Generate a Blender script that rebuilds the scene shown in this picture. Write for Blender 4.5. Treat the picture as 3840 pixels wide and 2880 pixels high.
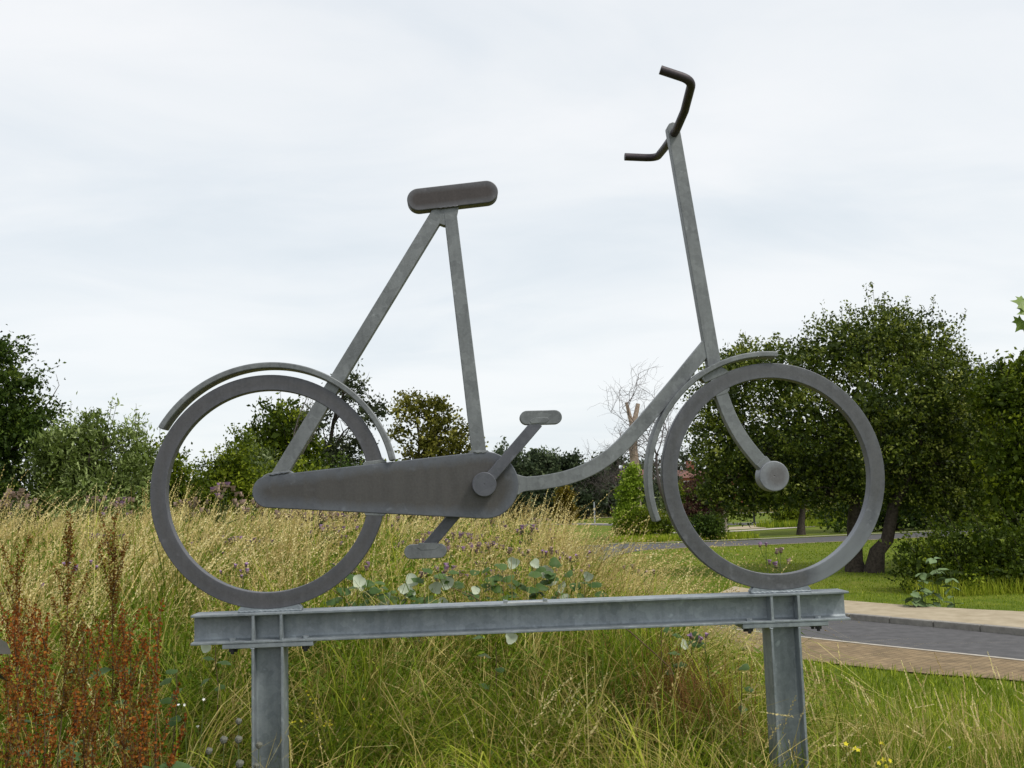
import bpy, bmesh, math, random
import numpy as np
from mathutils import Vector, Matrix
for o in list(bpy.data.objects):
    bpy.data.objects.remove(o)
random.seed(7)
RNG = np.random.default_rng(11)
SC = bpy.context.scene
COL = SC.collection
PI = math.pi

# ---------------------------------------------------------------- camera
cam_d = bpy.data.cameras.new('camera')
cam = bpy.data.objects.new('camera', cam_d)
COL.objects.link(cam)
pitch, roll, yaw = 0.11311, -0.03103, 0.05899
fw = Vector((math.sin(yaw)*math.cos(pitch), math.cos(yaw)*math.cos(pitch), math.sin(pitch)))
rt = Vector((math.cos(yaw), -math.sin(yaw), 0.0))
up = rt.cross(fw)
r2 = rt*math.cos(roll) + up*math.sin(roll)
u2 = -rt*math.sin(roll) + up*math.cos(roll)
M = Matrix((r2, u2, -fw)).transposed().to_4x4()
M.translation = Vector((0.898, -4.93, 1.6))
cam.matrix_world = M
cam_d.sensor_width = 36.0
cam_d.lens = 35.25
cam_d.clip_start = 0.05
cam_d.clip_end = 3000.0
SC.camera = cam

# ---------------------------------------------------------------- sky, sun, exposure
SUN_DIR = Vector((0.62, -0.45, 1.0)).normalized()
world = bpy.data.worlds.new('World')
SC.world = world
world.use_nodes = True
nt = world.node_tree
nt.nodes.clear()
def N(tree, typ, **kw):
    n = tree.nodes.new(typ)
    for k, v in kw.items():
        if k.startswith('i_'):
            key = k[2:]
            n.inputs[int(key) if key.isdigit() else key.replace('_', ' ')].default_value = v
        else:
            setattr(n, k, v)
    return n
def L(tree, a, b):
    tree.links.new(a, b)
def ramp(tree, stops, interp='LINEAR'):
    n = tree.nodes.new('ShaderNodeValToRGB')
    cr = n.color_ramp
    cr.interpolation = interp
    while len(cr.elements) < len(stops):
        cr.elements.new(0.5)
    for e, (p, c) in zip(cr.elements, stops):
        e.position = p
        e.color = c if len(c) == 4 else (*c, 1.0)
    return n
def math_n(tree, op, a, b=None, c=None, clamp=False):
    n = tree.nodes.new('ShaderNodeMath')
    n.operation = op
    n.use_clamp = clamp
    for i, v in enumerate((a, b, c)):
        if v is None:
            continue
        if isinstance(v, (int, float)):
            n.inputs[i].default_value = v
        else:
            tree.links.new(v, n.inputs[i])
    return n.outputs[0]
sky = N(nt, 'ShaderNodeTexSky')
sky.sky_type = 'NISHITA'
sky.sun_disc = False
sky.sun_elevation = math.asin(SUN_DIR.z)
sky.sun_rotation = math.atan2(SUN_DIR.x, SUN_DIR.y)
sky.air_density = 1.0
sky.dust_density = 1.5
bg_sky = N(nt, 'ShaderNodeBackground', i_Strength=0.10)
L(nt, sky.outputs[0], bg_sky.inputs[0])
tc = N(nt, 'ShaderNodeTexCoord')
sep = N(nt, 'ShaderNodeSeparateXYZ')
L(nt, tc.outputs['Generated'], sep.inputs[0])
zc = math_n(nt, 'MAXIMUM', sep.outputs[2], 0.0)
zd = math_n(nt, 'ADD', zc, 0.16)
cu = math_n(nt, 'DIVIDE', sep.outputs[0], zd)
cv = math_n(nt, 'DIVIDE', sep.outputs[1], zd)
comb = N(nt, 'ShaderNodeCombineXYZ')
L(nt, cu, comb.inputs[0]); L(nt, cv, comb.inputs[1])
mp1 = N(nt, 'ShaderNodeMapping')
mp1.inputs['Location'].default_value = (7.7, 7.7, 0.0)
mp1.inputs['Scale'].default_value = (0.5, 0.62, 1.0)
L(nt, comb.outputs[0], mp1.inputs[0])
n1 = N(nt, 'ShaderNodeTexNoise', i_Scale=1.15, i_Detail=6.0, i_Roughness=0.5, i_Distortion=0.35)
L(nt, mp1.outputs[0], n1.inputs['Vector'])
mp2 = N(nt, 'ShaderNodeMapping')
mp2.inputs['Location'].default_value = (3.3, 9.9, 0.0)
mp2.inputs['Scale'].default_value = (0.8, 1.3, 1.0)
L(nt, comb.outputs[0], mp2.inputs[0])
n2 = N(nt, 'ShaderNodeTexNoise', i_Scale=1.5, i_Detail=7.0, i_Roughness=0.55, i_Distortion=0.6)
L(nt, mp2.outputs[0], n2.inputs['Vector'])
mixn = math_n(nt, 'ADD', math_n(nt, 'MULTIPLY', n1.outputs[0], 0.6), math_n(nt, 'MULTIPLY', n2.outputs[0], 0.4))
cr = ramp(nt, [(0.33, (0.69, 0.755, 0.82)), (0.43, (0.785, 0.83, 0.88)), (0.50, (0.865, 0.89, 0.92)), (0.57, (0.925, 0.935, 0.955)), (0.68, (0.965, 0.962, 0.975))])
L(nt, mixn, cr.inputs[0])
# thin haze brightening towards the horizon, all the way round
hz = ramp(nt, [(0.0, (1, 1, 1)), (0.22, (0.55, 0.55, 0.55)), (0.55, (0, 0, 0))])
L(nt, zc, hz.inputs[0])
mixh = N(nt, 'ShaderNodeMix', data_type='RGBA')
L(nt, math_n(nt, 'MULTIPLY', hz.outputs[0], 0.45), mixh.inputs[0])
L(nt, cr.outputs[0], mixh.inputs[6])
mixh.inputs[7].default_value = (0.88, 0.945, 0.955, 1)
bg_cloud = N(nt, 'ShaderNodeBackground', i_Strength=0.675)
L(nt, mixh.outputs[2], bg_cloud.inputs[0])
msh = N(nt, 'ShaderNodeMixShader')
msh.inputs[0].default_value = 0.93
L(nt, bg_sky.outputs[0], msh.inputs[1]); L(nt, bg_cloud.outputs[0], msh.inputs[2])
wo = N(nt, 'ShaderNodeOutputWorld')
L(nt, msh.outputs[0], wo.inputs[0])

sun_d = bpy.data.lights.new('sun', 'SUN')
sun_d.energy = 1.5
sun_d.angle = math.radians(10)
sun_d.color = (1.0, 0.95, 0.86)
sun = bpy.data.objects.new('sun', sun_d)
sun.rotation_euler = (-SUN_DIR).to_track_quat('-Z', 'Y').to_euler()
sun.location = (6, -6, 12)
COL.objects.link(sun)
SC.view_settings.view_transform = 'Standard'
SC.view_settings.look = 'None'
SC.view_settings.exposure = 0.62
SC.view_settings.gamma = 1.0
SC.view_settings.use_curve_mapping = False
SC.cycles.max_bounces = 6
SC.cycles.transparent_max_bounces = 4
SC.cycles.use_denoising = True

# ---------------------------------------------------------------- object helpers
def tag(o, label=None, cat=None, group=None, kind=None):
    if label: o['label'] = label
    if cat: o['category'] = cat
    if group: o['group'] = group
    if kind: o['kind'] = kind
    return o
def link(o, parent=None):
    COL.objects.link(o)
    if parent is not None:
        o.parent = parent
    return o
def thing(name, loc, label, cat, group=None, rz=0.0):
    o = bpy.data.objects.new(name, None)
    o.empty_display_size = 0.2
    o.location = loc
    o.rotation_euler = (0, 0, rz)
    link(o)
    return tag(o, label, cat, group)
def copy_tree(o, parent=None):
    c = o.copy(); COL.objects.link(c)
    if parent is not None:
        c.parent = parent
    for ch in list(CH.get(o.name, [])):
        copy_tree(ch, c)
    return c
CH = {}
def finish(me, mats, smooth=False, sharp=None):
    for m in (mats if isinstance(mats, (list, tuple)) else [mats]):
        me.materials.append(m)
    if smooth:
        me.polygons.foreach_set('use_smooth', np.ones(len(me.polygons), dtype=bool))
        if sharp is not None:
            me.set_sharp_from_angle(angle=math.radians(sharp))
    me.update()
    return me
def obj(name, me, parent=None, loc=None):
    o = bpy.data.objects.new(name, me)
    if loc is not None:
        o.location = loc
    link(o, parent)
    if parent is not None:
        CH.setdefault(parent.name, []).append(o)
    return o
def bm_mesh(name, bm, mats, smooth=False, sharp=None):
    bmesh.ops.recalc_face_normals(bm, faces=bm.faces[:])
    me = bpy.data.meshes.new(name)
    bm.to_mesh(me); bm.free()
    return finish(me, mats, smooth, sharp)
def np_mesh(name, V, F, mats, tint=None, smooth=False, midx=None, sharp=None):
    """V (n,3); F (m,k) all faces with the same number of corners."""
    V = np.asarray(V, dtype=np.float32); F = np.asarray(F, dtype=np.int32)
    me = bpy.data.meshes.new(name)
    me.vertices.add(len(V)); me.vertices.foreach_set('co', V.ravel())
    k = F.shape[1]
    me.loops.add(F.size); me.loops.foreach_set('vertex_index', F.ravel())
    me.polygons.add(len(F))
    me.polygons.foreach_set('loop_start', np.arange(0, F.size, k, dtype=np.int32))
    me.polygons.foreach_set('loop_total', np.full(len(F), k, dtype=np.int32))
    if midx is not None:
        me.polygons.foreach_set('material_index', np.asarray(midx, dtype=np.int32))
    me.update(calc_edges=True)
    if tint is not None:
        a = me.attributes.new('tint', 'FLOAT', 'POINT')
        a.data.foreach_set('value', np.asarray(tint, dtype=np.float32))
    return finish(me, mats, smooth, sharp)

# ---------------------------------------------------------------- materials
def new_mat(name):
    m = bpy.data.materials.new(name)
    m.use_nodes = True
    t = m.node_tree
    b = t.nodes['Principled BSDF']
    return m, t, b
def simple_mat(name, c1, c2, scale=6.0, rough=0.8, spec=0.3, bump=0.0, metallic=0.0, detail=5.0, coord='Object'):
    m, t, b = new_mat(name)
    co = N(t, 'ShaderNodeTexCoord')
    nz = N(t, 'ShaderNodeTexNoise', i_Scale=scale, i_Detail=detail, i_Roughness=0.6)
    L(t, co.outputs[coord], nz.inputs['Vector'])
    r = ramp(t, [(0.32, c1), (0.68, c2)])
    L(t, nz.outputs[0], r.inputs[0])
    L(t, r.outputs[0], b.inputs['Base Color'])
    b.inputs['Roughness'].default_value = rough
    b.inputs['Specular IOR Level'].default_value = spec
    b.inputs['Metallic'].default_value = metallic
    if bump:
        bp = N(t, 'ShaderNodeBump', i_Strength=bump, i_Distance=0.02)
        L(t, nz.outputs[0], bp.inputs['Height'])
        L(t, bp.outputs[0], b.inputs['Normal'])
    return m
def leaf_mat(name, stops, rough=0.55, spec=0.16, transl=0.28, back=None):
    """Foliage whose colour varies leaf by leaf with the 'tint' attribute."""
    m, t, b = new_mat(name)
    at = N(t, 'ShaderNodeAttribute', attribute_name='tint')
    r = ramp(t, stops)
    L(t, at.outputs['Fac'], r.inputs[0])
    col = r.outputs[0]
    if back is not None:
        ge = N(t, 'ShaderNodeNewGeometry')
        mx = N(t, 'ShaderNodeMix', data_type='RGBA')
        L(t, ge.outputs['Backfacing'], mx.inputs[0])
        L(t, col, mx.inputs[6])
        mx.inputs[7].default_value = (*back, 1)
        col = mx.outputs[2]
    L(t, col, b.inputs['Base Color'])
    b.inputs['Roughness'].default_value = rough
    b.inputs['Specular IOR Level'].default_value = spec
    tr = N(t, 'ShaderNodeBsdfTranslucent')
    L(t, col, tr.inputs[0])
    ms = N(t, 'ShaderNodeMixShader'); ms.inputs[0].default_value = transl
    out = t.nodes['Material Output']
    L(t, b.outputs[0], ms.inputs[1]); L(t, tr.outputs[0], ms.inputs[2]); L(t, ms.outputs[0], out.inputs[0])
    return m

def galv_mat(name, light, dark, rough=0.5, metallic=0.55, patina=None, brown=(0.10, 0.088, 0.078), streak=0.0, amount=0.8, bare=None):
    """Weathered hot dip galvanised steel; patina is a function giving (mask) sockets."""
    m, t, b = new_mat(name)
    co = N(t, 'ShaderNodeTexCoord')
    big = N(t, 'ShaderNodeTexNoise', i_Scale=3.2, i_Detail=4.0, i_Roughness=0.6)
    L(t, co.outputs['Object'], big.inputs['Vector'])
    fine = N(t, 'ShaderNodeTexNoise', i_Scale=95.0, i_Detail=3.0, i_Roughness=0.7)
    L(t, co.outputs['Object'], fine.inputs['Vector'])
    vor = N(t, 'ShaderNodeTexVoronoi', i_Scale=34.0)
    L(t, co.outputs['Object'], vor.inputs['Vector'])
    mpx = N(t, 'ShaderNodeMapping'); mpx.inputs['Scale'].default_value = (22.0, 22.0, 1.6)
    L(t, co.outputs['Object'], mpx.inputs[0])
    st = N(t, 'ShaderNodeTexNoise', i_Scale=1.0, i_Detail=4.0, i_Roughness=0.65)
    L(t, mpx.outputs[0], st.inputs['Vector'])
    spots = N(t, 'ShaderNodeTexNoise', i_Scale=19.0, i_Detail=2.0, i_Roughness=0.5)
    L(t, co.outputs['Object'], spots.inputs['Vector'])
    f = math_n(t, 'MULTIPLY', big.outputs[0], 0.44)
    f = math_n(t, 'ADD', f, math_n(t, 'MULTIPLY', fine.outputs[0], 0.20))
    f = math_n(t, 'ADD', f, math_n(t, 'MULTIPLY', st.outputs[0], 0.28))
    sv = N(t, 'ShaderNodeSeparateColor'); L(t, vor.outputs['Color'], sv.inputs[0])
    f = math_n(t, 'ADD', f, math_n(t, 'MULTIPLY', sv.outputs[0], 0.10))
    r = ramp(t, [(0.40, dark), (0.62, light)])
    L(t, f, r.inputs[0])
    # pale white rust blotches
    mx = N(t, 'ShaderNodeMix', data_type='RGBA')
    sp = ramp(t, [(0.66, (0, 0, 0)), (0.76, (1, 1, 1))]); L(t, spots.outputs[0], sp.inputs[0])
    L(t, math_n(t, 'MULTIPLY', sp.outputs[0], 0.5), mx.inputs[0])
    L(t, r.outputs[0], mx.inputs[6]); mx.inputs[7].default_value = (light[0]*1.7, light[1]*1.7, light[2]*1.7, 1)
    col = mx.outputs[2]
    if patina is not None:
        mask = patina(t, co.outputs['Object'])
        raw = mask
        mask = math_n(t, 'ADD', mask, math_n(t, 'MULTIPLY', math_n(t, 'SUBTRACT', big.outputs[0], 0.5), 0.9))
        mask = math_n(t, 'ADD', mask, math_n(t, 'MULTIPLY', math_n(t, 'SUBTRACT', st.outputs[0], 0.5), streak))
        mask = math_n(t, 'MULTIPLY', math_n(t, 'MINIMUM', math_n(t, 'MAXIMUM', mask, 0.0), 1.0), amount)
        br = ramp(t, [(0.35, tuple(0.8*c for c in brown)), (0.65, tuple(1.25*c for c in brown))])
        L(t, math_n(t, 'ADD', math_n(t, 'MULTIPLY', st.outputs[0], 0.5), math_n(t, 'MULTIPLY', fine.outputs[0], 0.5)), br.inputs[0])
        m2 = N(t, 'ShaderNodeMix', data_type='RGBA')
        L(t, mask, m2.inputs[0]); L(t, col, m2.inputs[6]); L(t, br.outputs[0], m2.inputs[7])
        col = m2.outputs[2]
        if bare:
            m3 = N(t, 'ShaderNodeMix', data_type='RGBA')
            L(t, math_n(t, 'MULTIPLY', math_n(t, 'MULTIPLY', raw, -0.5), 1.0, clamp=True), m3.inputs[0])
            L(t, col, m3.inputs[6]); m3.inputs[7].default_value = (*bare, 1)
            col = m3.outputs[2]
    L(t, col, b.inputs['Base Color'])
    b.inputs['Metallic'].default_value = metallic
    rr = math_n(t, 'ADD', math_n(t, 'MULTIPLY', big.outputs[0], 0.25), rough-0.12)
    L(t, rr, b.inputs['Roughness'])
    bp = N(t, 'ShaderNodeBump', i_Strength=0.25, i_Distance=0.0012)
    L(t, math_n(t, 'ADD', fine.outputs[0], math_n(t, 'MULTIPLY', big.outputs[0], 2.0)), bp.inputs['Height'])
    L(t, bp.outputs[0], b.inputs['Normal'])
    return m
def capsule_mask(x0, z0, r0, x1, z1, r1, edge):
    def f(t, co):
        s = N(t, 'ShaderNodeSeparateXYZ'); L(t, co, s.inputs[0])
        dx, dz = x1-x0, z1-z0; ll = dx*dx+dz*dz
        px = math_n(t, 'SUBTRACT', s.outputs[0], x0); pz = math_n(t, 'SUBTRACT', s.outputs[2], z0)
        h = math_n(t, 'ADD', math_n(t, 'MULTIPLY', px, dx/ll), math_n(t, 'MULTIPLY', pz, dz/ll), clamp=True)
        ex = math_n(t, 'SUBTRACT', px, math_n(t, 'MULTIPLY', h, dx))
        ez = math_n(t, 'SUBTRACT', pz, math_n(t, 'MULTIPLY', h, dz))
        d = math_n(t, 'SQRT', math_n(t, 'ADD', math_n(t, 'MULTIPLY', ex, ex), math_n(t, 'MULTIPLY', ez, ez)))
        rad = math_n(t, 'ADD', math_n(t, 'MULTIPLY', h, r1-r0), r0)
        e = math_n(t, 'SUBTRACT', rad, d)
        return math_n(t, 'SUBTRACT', math_n(t, 'DIVIDE', e, edge), 0.35)
    return f
def ring_mask(x0, z0, rm, half, low=None):
    def f(t, co):
        s = N(t, 'ShaderNodeSeparateXYZ'); L(t, co, s.inputs[0])
        px = math_n(t, 'SUBTRACT', s.outputs[0], x0); pz = math_n(t, 'SUBTRACT', s.outputs[2], z0)
        d = math_n(t, 'SQRT', math_n(t, 'ADD', math_n(t, 'MULTIPLY', px, px), math_n(t, 'MULTIPLY', pz, pz)))
        e = math_n(t, 'ABSOLUTE', math_n(t, 'SUBTRACT', d, rm))
        v = math_n(t, 'SUBTRACT', 1.15, math_n(t, 'DIVIDE', e, half))
        if low is not None:      # bare bright zinc patch on the lower front quarter of the tyre
            a = math_n(t, 'SUBTRACT', px, low[0])
            a = math_n(t, 'MULTIPLY', a, 11.0, clamp=True)
            c = math_n(t, 'MULTIPLY', math_n(t, 'SUBTRACT', low[1], pz), 3.5, clamp=True)
            v = math_n(t, 'SUBTRACT', v, math_n(t, 'MULTIPLY', math_n(t, 'MULTIPLY', a, c), 2.6))
        return v
    return f

# ---------------------------------------------------------------- shape helpers for the sculpture (x, z outline, thickness in y)
def plate(name, pts, y0, y1, mat, parent, bevel=0.004, sharp=32):
    bm = bmesh.new()
    vs = [bm.verts.new((x, y0, z)) for x, z in pts]
    f = bm.faces.new(vs)
    r = bmesh.ops.extrude_face_region(bm, geom=[f])
    for v in r['geom']:
        if isinstance(v, bmesh.types.BMVert):
            v.co.y = y1
    me = bm_mesh(name, bm, mat, True, sharp)
    o = obj(name, me, parent)
    if bevel:
        md = o.modifiers.new('bevel', 'BEVEL'); md.width = bevel; md.segments = 2
        md.limit_method = 'ANGLE'; md.angle_limit = math.radians(50); md.harden_normals = True
    return o
def arc(cx, cz, r, a0, a1, n):
    return [(cx+r*math.cos(math.radians(a0+(a1-a0)*i/n)), cz+r*math.sin(math.radians(a0+(a1-a0)*i/n))) for i in range(n+1)]
def taper_capsule(x0, z0, r0, x1, z1, r1, n=24):
    dx, dz = x1-x0, z1-z0
    d = math.hypot(dx, dz); base = math.degrees(math.atan2(dz, dx))
    off = math.degrees(math.acos((r0-r1)/d))
    return arc(x1, z1, r1, base-off, base+off, n) + arc(x0, z0, r0, base+off, base+360-off, n)
def ring(name, cx, cz, r0, r1, y0, y1, a0, a1, n, mat, parent, bevel=0.004):
    bm = bmesh.new()
    full = abs(a1-a0) >= 359.9
    rows = []
    cnt = n if full else n+1
    for i in range(cnt):
        a = math.radians(a0+(a1-a0)*i/n)
        c, s = math.cos(a), math.sin(a)
        rows.append([bm.verts.new((cx+r*c, y, cz+r*s)) for r, y in ((r0, y0), (r1, y0), (r1, y1), (r0, y1))])
    for i in range(n if full else n):
        A, B = rows[i], rows[(i+1) % cnt]
        for k in range(4):
            bm.faces.new((A[k], A[(k+1) % 4], B[(k+1) % 4], B[k]))
    if not full:
        bm.faces.new(rows[0]); bm.faces.new(rows[-1][::-1])
    me = bm_mesh(name, bm, mat, True, 32)
    o = obj(name, me, parent)
    md = o.modifiers.new('bevel', 'BEVEL'); md.width = bevel; md.segments = 2
    md.limit_method = 'ANGLE'; md.angle_limit = math.radians(50); md.harden_normals = True
    return o
def bar(name, p, q, w, y0, y1, mat, parent, bevel=0.004, flare=0.0):
    d = Vector((q[0]-p[0], q[1]-p[1])); ln = d.length; d.normalize()
    nn = Vector((-d.y, d.x))*(w/2)
    P = Vector(p); Q = Vector(q)
    pts = [P+nn, Q+nn, Q-nn, P-nn]
    return plate(name, [(v.x, v.y) for v in pts], y0, y1, mat, parent, bevel)
def catmull(pts, n=8):
    P = [Vector(p) for p in pts]
    P = [P[0]*2-P[1]] + P + [P[-1]*2-P[-2]]
    out = []
    for i in range(1, len(P)-2):
        for k in range(n):
            t = k/n
            a, b, c, d = P[i-1], P[i], P[i+1], P[i+2]
            out.append(0.5*((2*b)+(c-a)*t+(2*a-5*b+4*c-d)*t*t+(3*b-a-3*c+d)*t*t*t))
    out.append(P[-2])
    return out
def curved_bar(name, pts, w, y0, y1, mat, parent, n=8, bevel=0.004):
    c = catmull([(p[0], p[1], 0) for p in pts], n)
    A, B = [], []
    for i, p in enumerate(c):
        d = (c[min(i+1, len(c)-1)]-c[max(i-1, 0)]).normalized()
        nn = Vector((-d.y, d.x, 0))*(w/2)
        A.append(((p+nn).x, (p+nn).y)); B.append(((p-nn).x, (p-nn).y))
    bm = bmesh.new()
    rows = []
    for a, b in zip(A, B):
        rows.append([bm.verts.new((a[0], y0, a[1])), bm.verts.new((b[0], y0, b[1])), bm.verts.new((b[0], y1, b[1])), bm.verts.new((a[0], y1, a[1]))])
    for i in range(len(rows)-1):
        for k in range(4):
            bm.faces.new((rows[i][k], rows[i][(k+1) % 4], rows[i+1][(k+1) % 4], rows[i+1][k]))
    bm.faces.new(rows[0]); bm.faces.new(rows[-1][::-1])
    me = bm_mesh(name, bm, mat, True, 32)
    o = obj(name, me, parent)
    md = o.modifiers.new('bevel', 'BEVEL'); md.width = bevel; md.segments = 2
    md.limit_method = 'ANGLE'; md.angle_limit = math.radians(50); md.harden_normals = True
    return o
def tube_bm(bm, pts, radii, n=10, caps=True):
    pts = [Vector(p) for p in pts]
    rows = []
    ref = None
    for i, p in enumerate(pts):
        d = (pts[min(i+1, len(pts)-1)]-pts[max(i-1, 0)]).normalized()
        if ref is None:
            ref = d.orthogonal().normalized()
        ref = (ref - d*ref.dot(d)).normalized()
        b = d.cross(ref)
        r = radii[i] if isinstance(radii, (list, tuple)) else radii
        rows.append([bm.verts.new(p+ref*(r*math.cos(2*PI*k/n))+b*(r*math.sin(2*PI*k/n))) for k in range(n)])
    for i in range(len(rows)-1):
        for k in range(n):
            bm.faces.new((rows[i][k], rows[i][(k+1) % n], rows[i+1][(k+1) % n], rows[i+1][k]))
    if caps:
        bm.faces.new(rows[0][::-1]); bm.faces.new(rows[-1])
def box_bm(bm, x0, x1, y0, y1, z0, z1):
    v = [bm.verts.new(p) for p in ((x0, y0, z0), (x1, y0, z0), (x1, y1, z0), (x0, y1, z0), (x0, y0, z1), (x1, y0, z1), (x1, y1, z1), (x0, y1, z1))]
    for f in ((0, 3, 2, 1), (4, 5, 6, 7), (0, 1, 5, 4), (1, 2, 6, 5), (2, 3, 7, 6), (3, 0, 4, 7)):
        bm.faces.new([v[i] for i in f])
def weld_bead(parent, p, q, y, r=0.006, mat=None, wob=0.0018, name='weld'):
    """a slightly lumpy bead laid along the joint p-q on the face at depth y"""
    bm = bmesh.new()
    n = max(4, int((Vector(q)-Vector(p)).length/0.008))
    pts, rad = [], []
    for i in range(n+1):
        t = i/n
        pts.append((p[0]+(q[0]-p[0])*t, y, p[1]+(q[1]-p[1])*t + wob*math.sin(i*2.1)))
        rad.append(r*(0.55 if i in (0, n) else 0.85+0.3*random.random()))
    tube_bm(bm, pts, rad, 7)
    return obj(name, bm_mesh(name, bm, mat, True), parent)

# ================================================================ THE BICYCLE SCULPTURE
M_galv = galv_mat('galvanised_steel', (0.220, 0.236, 0.242), (0.126, 0.136, 0.142), rough=0.52, metallic=0.35)
M_galv_beam = galv_mat('galvanised_beam', (0.290, 0.326, 0.350), (0.170, 0.196, 0.217), rough=0.5, metallic=0.35)
M_bolt = simple_mat('dark_bolt_steel', (0.03, 0.03, 0.033), (0.07, 0.07, 0.075), 60, 0.6, 0.4, metallic=0.5)
M_bar = galv_mat('backlit_round_bar', (0.055, 0.044, 0.050), (0.028, 0.022, 0.028), rough=0.5, metallic=0.35)  # same zinc steel, with the backlit shade of the handlebar put into its colour
M_wheel_r = galv_mat('patina_rear_tyre', (0.125, 0.13, 0.150), (0.085, 0.09, 0.105), patina=ring_mask(0, 1.6725, 0.5225, 0.050), brown=(0.079, 0.076, 0.075), metallic=0.35, amount=0.62)
M_wheel_f = galv_mat('patina_front_tyre', (0.16, 0.17, 0.19), (0.10, 0.106, 0.122), patina=ring_mask(2.474, 1.6725, 0.5225, 0.055, low=(0.115, -0.1)), brown=(0.082, 0.080, 0.080), metallic=0.35, amount=0.62, bare=(0.20, 0.217, 0.238))
M_guard = galv_mat('patina_chain_guard', (0.135, 0.147, 0.168), (0.095, 0.103, 0.12), patina=capsule_mask(0.0, 1.6655, 0.077, 1.042, 1.6665, 0.163, 0.045), brown=(0.071, 0.065, 0.057), streak=1.3, metallic=0.35, amount=0.8)
M_saddle = galv_mat('patina_saddle', (0.13, 0.13, 0.14), (0.085, 0.085, 0.092), patina=capsule_mask(0.748, 3.098, 0.058, 1.089, 3.134, 0.058, 0.026), brown=(0.052, 0.043, 0.040), streak=0.4, metallic=0.35, amount=0.9)
M_hub = galv_mat('patina_hub', (0.26, 0.275, 0.30), (0.17, 0.18, 0.20), patina=capsule_mask(2.482, 1.668, 0.074, 2.4825, 1.668, 0.074, 0.03), brown=(0.11, 0.10, 0.10), metallic=0.35, amount=0.7)
M_plaque = simple_mat('bright_steel_strip', (0.55, 0.57, 0.6), (0.68, 0.7, 0.72), 30, 0.4, 0.5, metallic=0.5)

bike = thing('bicycle_sculpture', (0, 0, 0), 'large grey galvanised steel cut-out bicycle welded on top of a steel beam on two posts', 'sculpture')
WR = 1.6725
ring('rear_wheel', 0, WR, 0.484, 0.560, -0.027, 0.027, 0, 360, 128, M_wheel_r, bike)
ring('front_wheel', 2.474, WR, 0.484, 0.560, -0.027, 0.027, 0, 360, 128, M_wheel_f, bike)
plate('chain_guard', taper_capsule(0.0, 1.6655, 0.077, 1.042, 1.6665, 0.163, 28), -0.031, 0.031, M_guard, bike, 0.005)
# rear stay runs from the saddle down to the chain guard, behind mudguard and tyre
bar('seat_stay', (0.850, 3.040), (0.028, 1.712), 0.070, -0.0245, 0.0245, M_galv, bike)
plate('seat_tube', [(0.868, 3.075), (0.932, 3.075), (1.054, 1.80), (0.982, 1.80)], -0.0255, 0.0255, M_galv, bike)
sad = plate('saddle', taper_capsule(0.748, 3.098, 0.058, 1.089, 3.134, 0.058, 18), -0.034, 0.034, M_saddle, bike, 0.006)
plate('saddle_gusset', [(0.815, 3.052), (0.947, 3.062), (0.938, 3.02), (0.905, 2.968), (0.872, 2.966), (0.79, 3.0)], -0.0235, 0.0235, M_galv, bike, 0.003)
curved_bar('down_tube', [(1.17, 1.664), (1.235, 1.666), (1.325, 1.671), (1.452, 1.693), (1.572, 1.737), (1.69, 1.812), (1.806, 1.922), (1.917, 2.040), (2.025, 2.158), (2.100, 2.243), (2.188, 2.341)], 0.070, -0.0235, 0.0235, M_galv, bike)
# head tube with a rounded top
ht = [(2.026, 3.455)] + [(2.058+0.033*math.cos(math.radians(a)), 3.458+0.033*math.sin(math.radians(a))) for a in (165, 130, 95, 60, 25)] + [(2.093, 3.44), (2.252, 2.13), (2.182, 2.13)]
plate('head_tube', ht, -0.0265, 0.0265, M_galv, bike)
curved_bar('fork', [(2.205, 2.175), (2.233, 2.085), (2.274, 1.962), (2.334, 1.846), (2.418, 1.733), (2.455, 1.69)], 0.066, -0.0240, 0.0240, M_galv, bike)
hubf = ring('front_hub', 2.470, 1.667, 0.0005, 0.075, -0.040, 0.040, 0, 360, 40, M_hub, bike, 0.005)
# mudguards: wide flat bar bent round the wheels
ring('rear_mudguard', 0.008, 1.679, 0.584, 0.613, -0.05, 0.05, 11.5, 149.5, 60, M_galv, bike, 0.006)
ring('front_mudguard', 2.459, 1.664, 0.598, 0.626, -0.05, 0.05, 84, 199, 54, M_galv, bike, 0.006)
# cranks, hub and pedals
ring('crank_hub', 1.036, 1.669, 0.0005, 0.059, -0.082, 0.082, 0, 360, 36, M_wheel_r, bike, 0.004)
def crank(p, q, y0, y1, mat, sgn):
    c = bar('crank_arm', p, q, 0.056, y0, y1, mat, bike)
    return c
ca = crank((1.060, 1.694), (1.305, 1.962), -0.080, -0.038, M_wheel_r, 1)
pd = plate('pedal', taper_capsule(1.252, 1.985, 0.0345, 1.389, 1.985, 0.0345, 14), -0.081, -0.037, M_galv, ca)
cb = crank((0.985, 1.63), (0.756, 1.378), 0.037, 0.080, M_wheel_r, -1)
pe = plate('pedal', taper_capsule(0.674, 1.354, 0.0345, 0.812, 1.354, 0.0345, 14), 0.036, 0.081, M_galv, cb)
plate('weld_block', [(1.272, 1.955), (1.345, 1.957), (1.362, 1.973), (1.352, 1.985), (1.29, 1.985), (1.262, 1.97)], -0.083, -0.040, M_galv, ca, 0.003)
plate('weld_block', [(0.712, 1.395), (0.80, 1.395), (0.812, 1.375), (0.79, 1.36), (0.72, 1.36), (0.70, 1.375)], 0.034, 0.078, M_galv, cb, 0.003)
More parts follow.
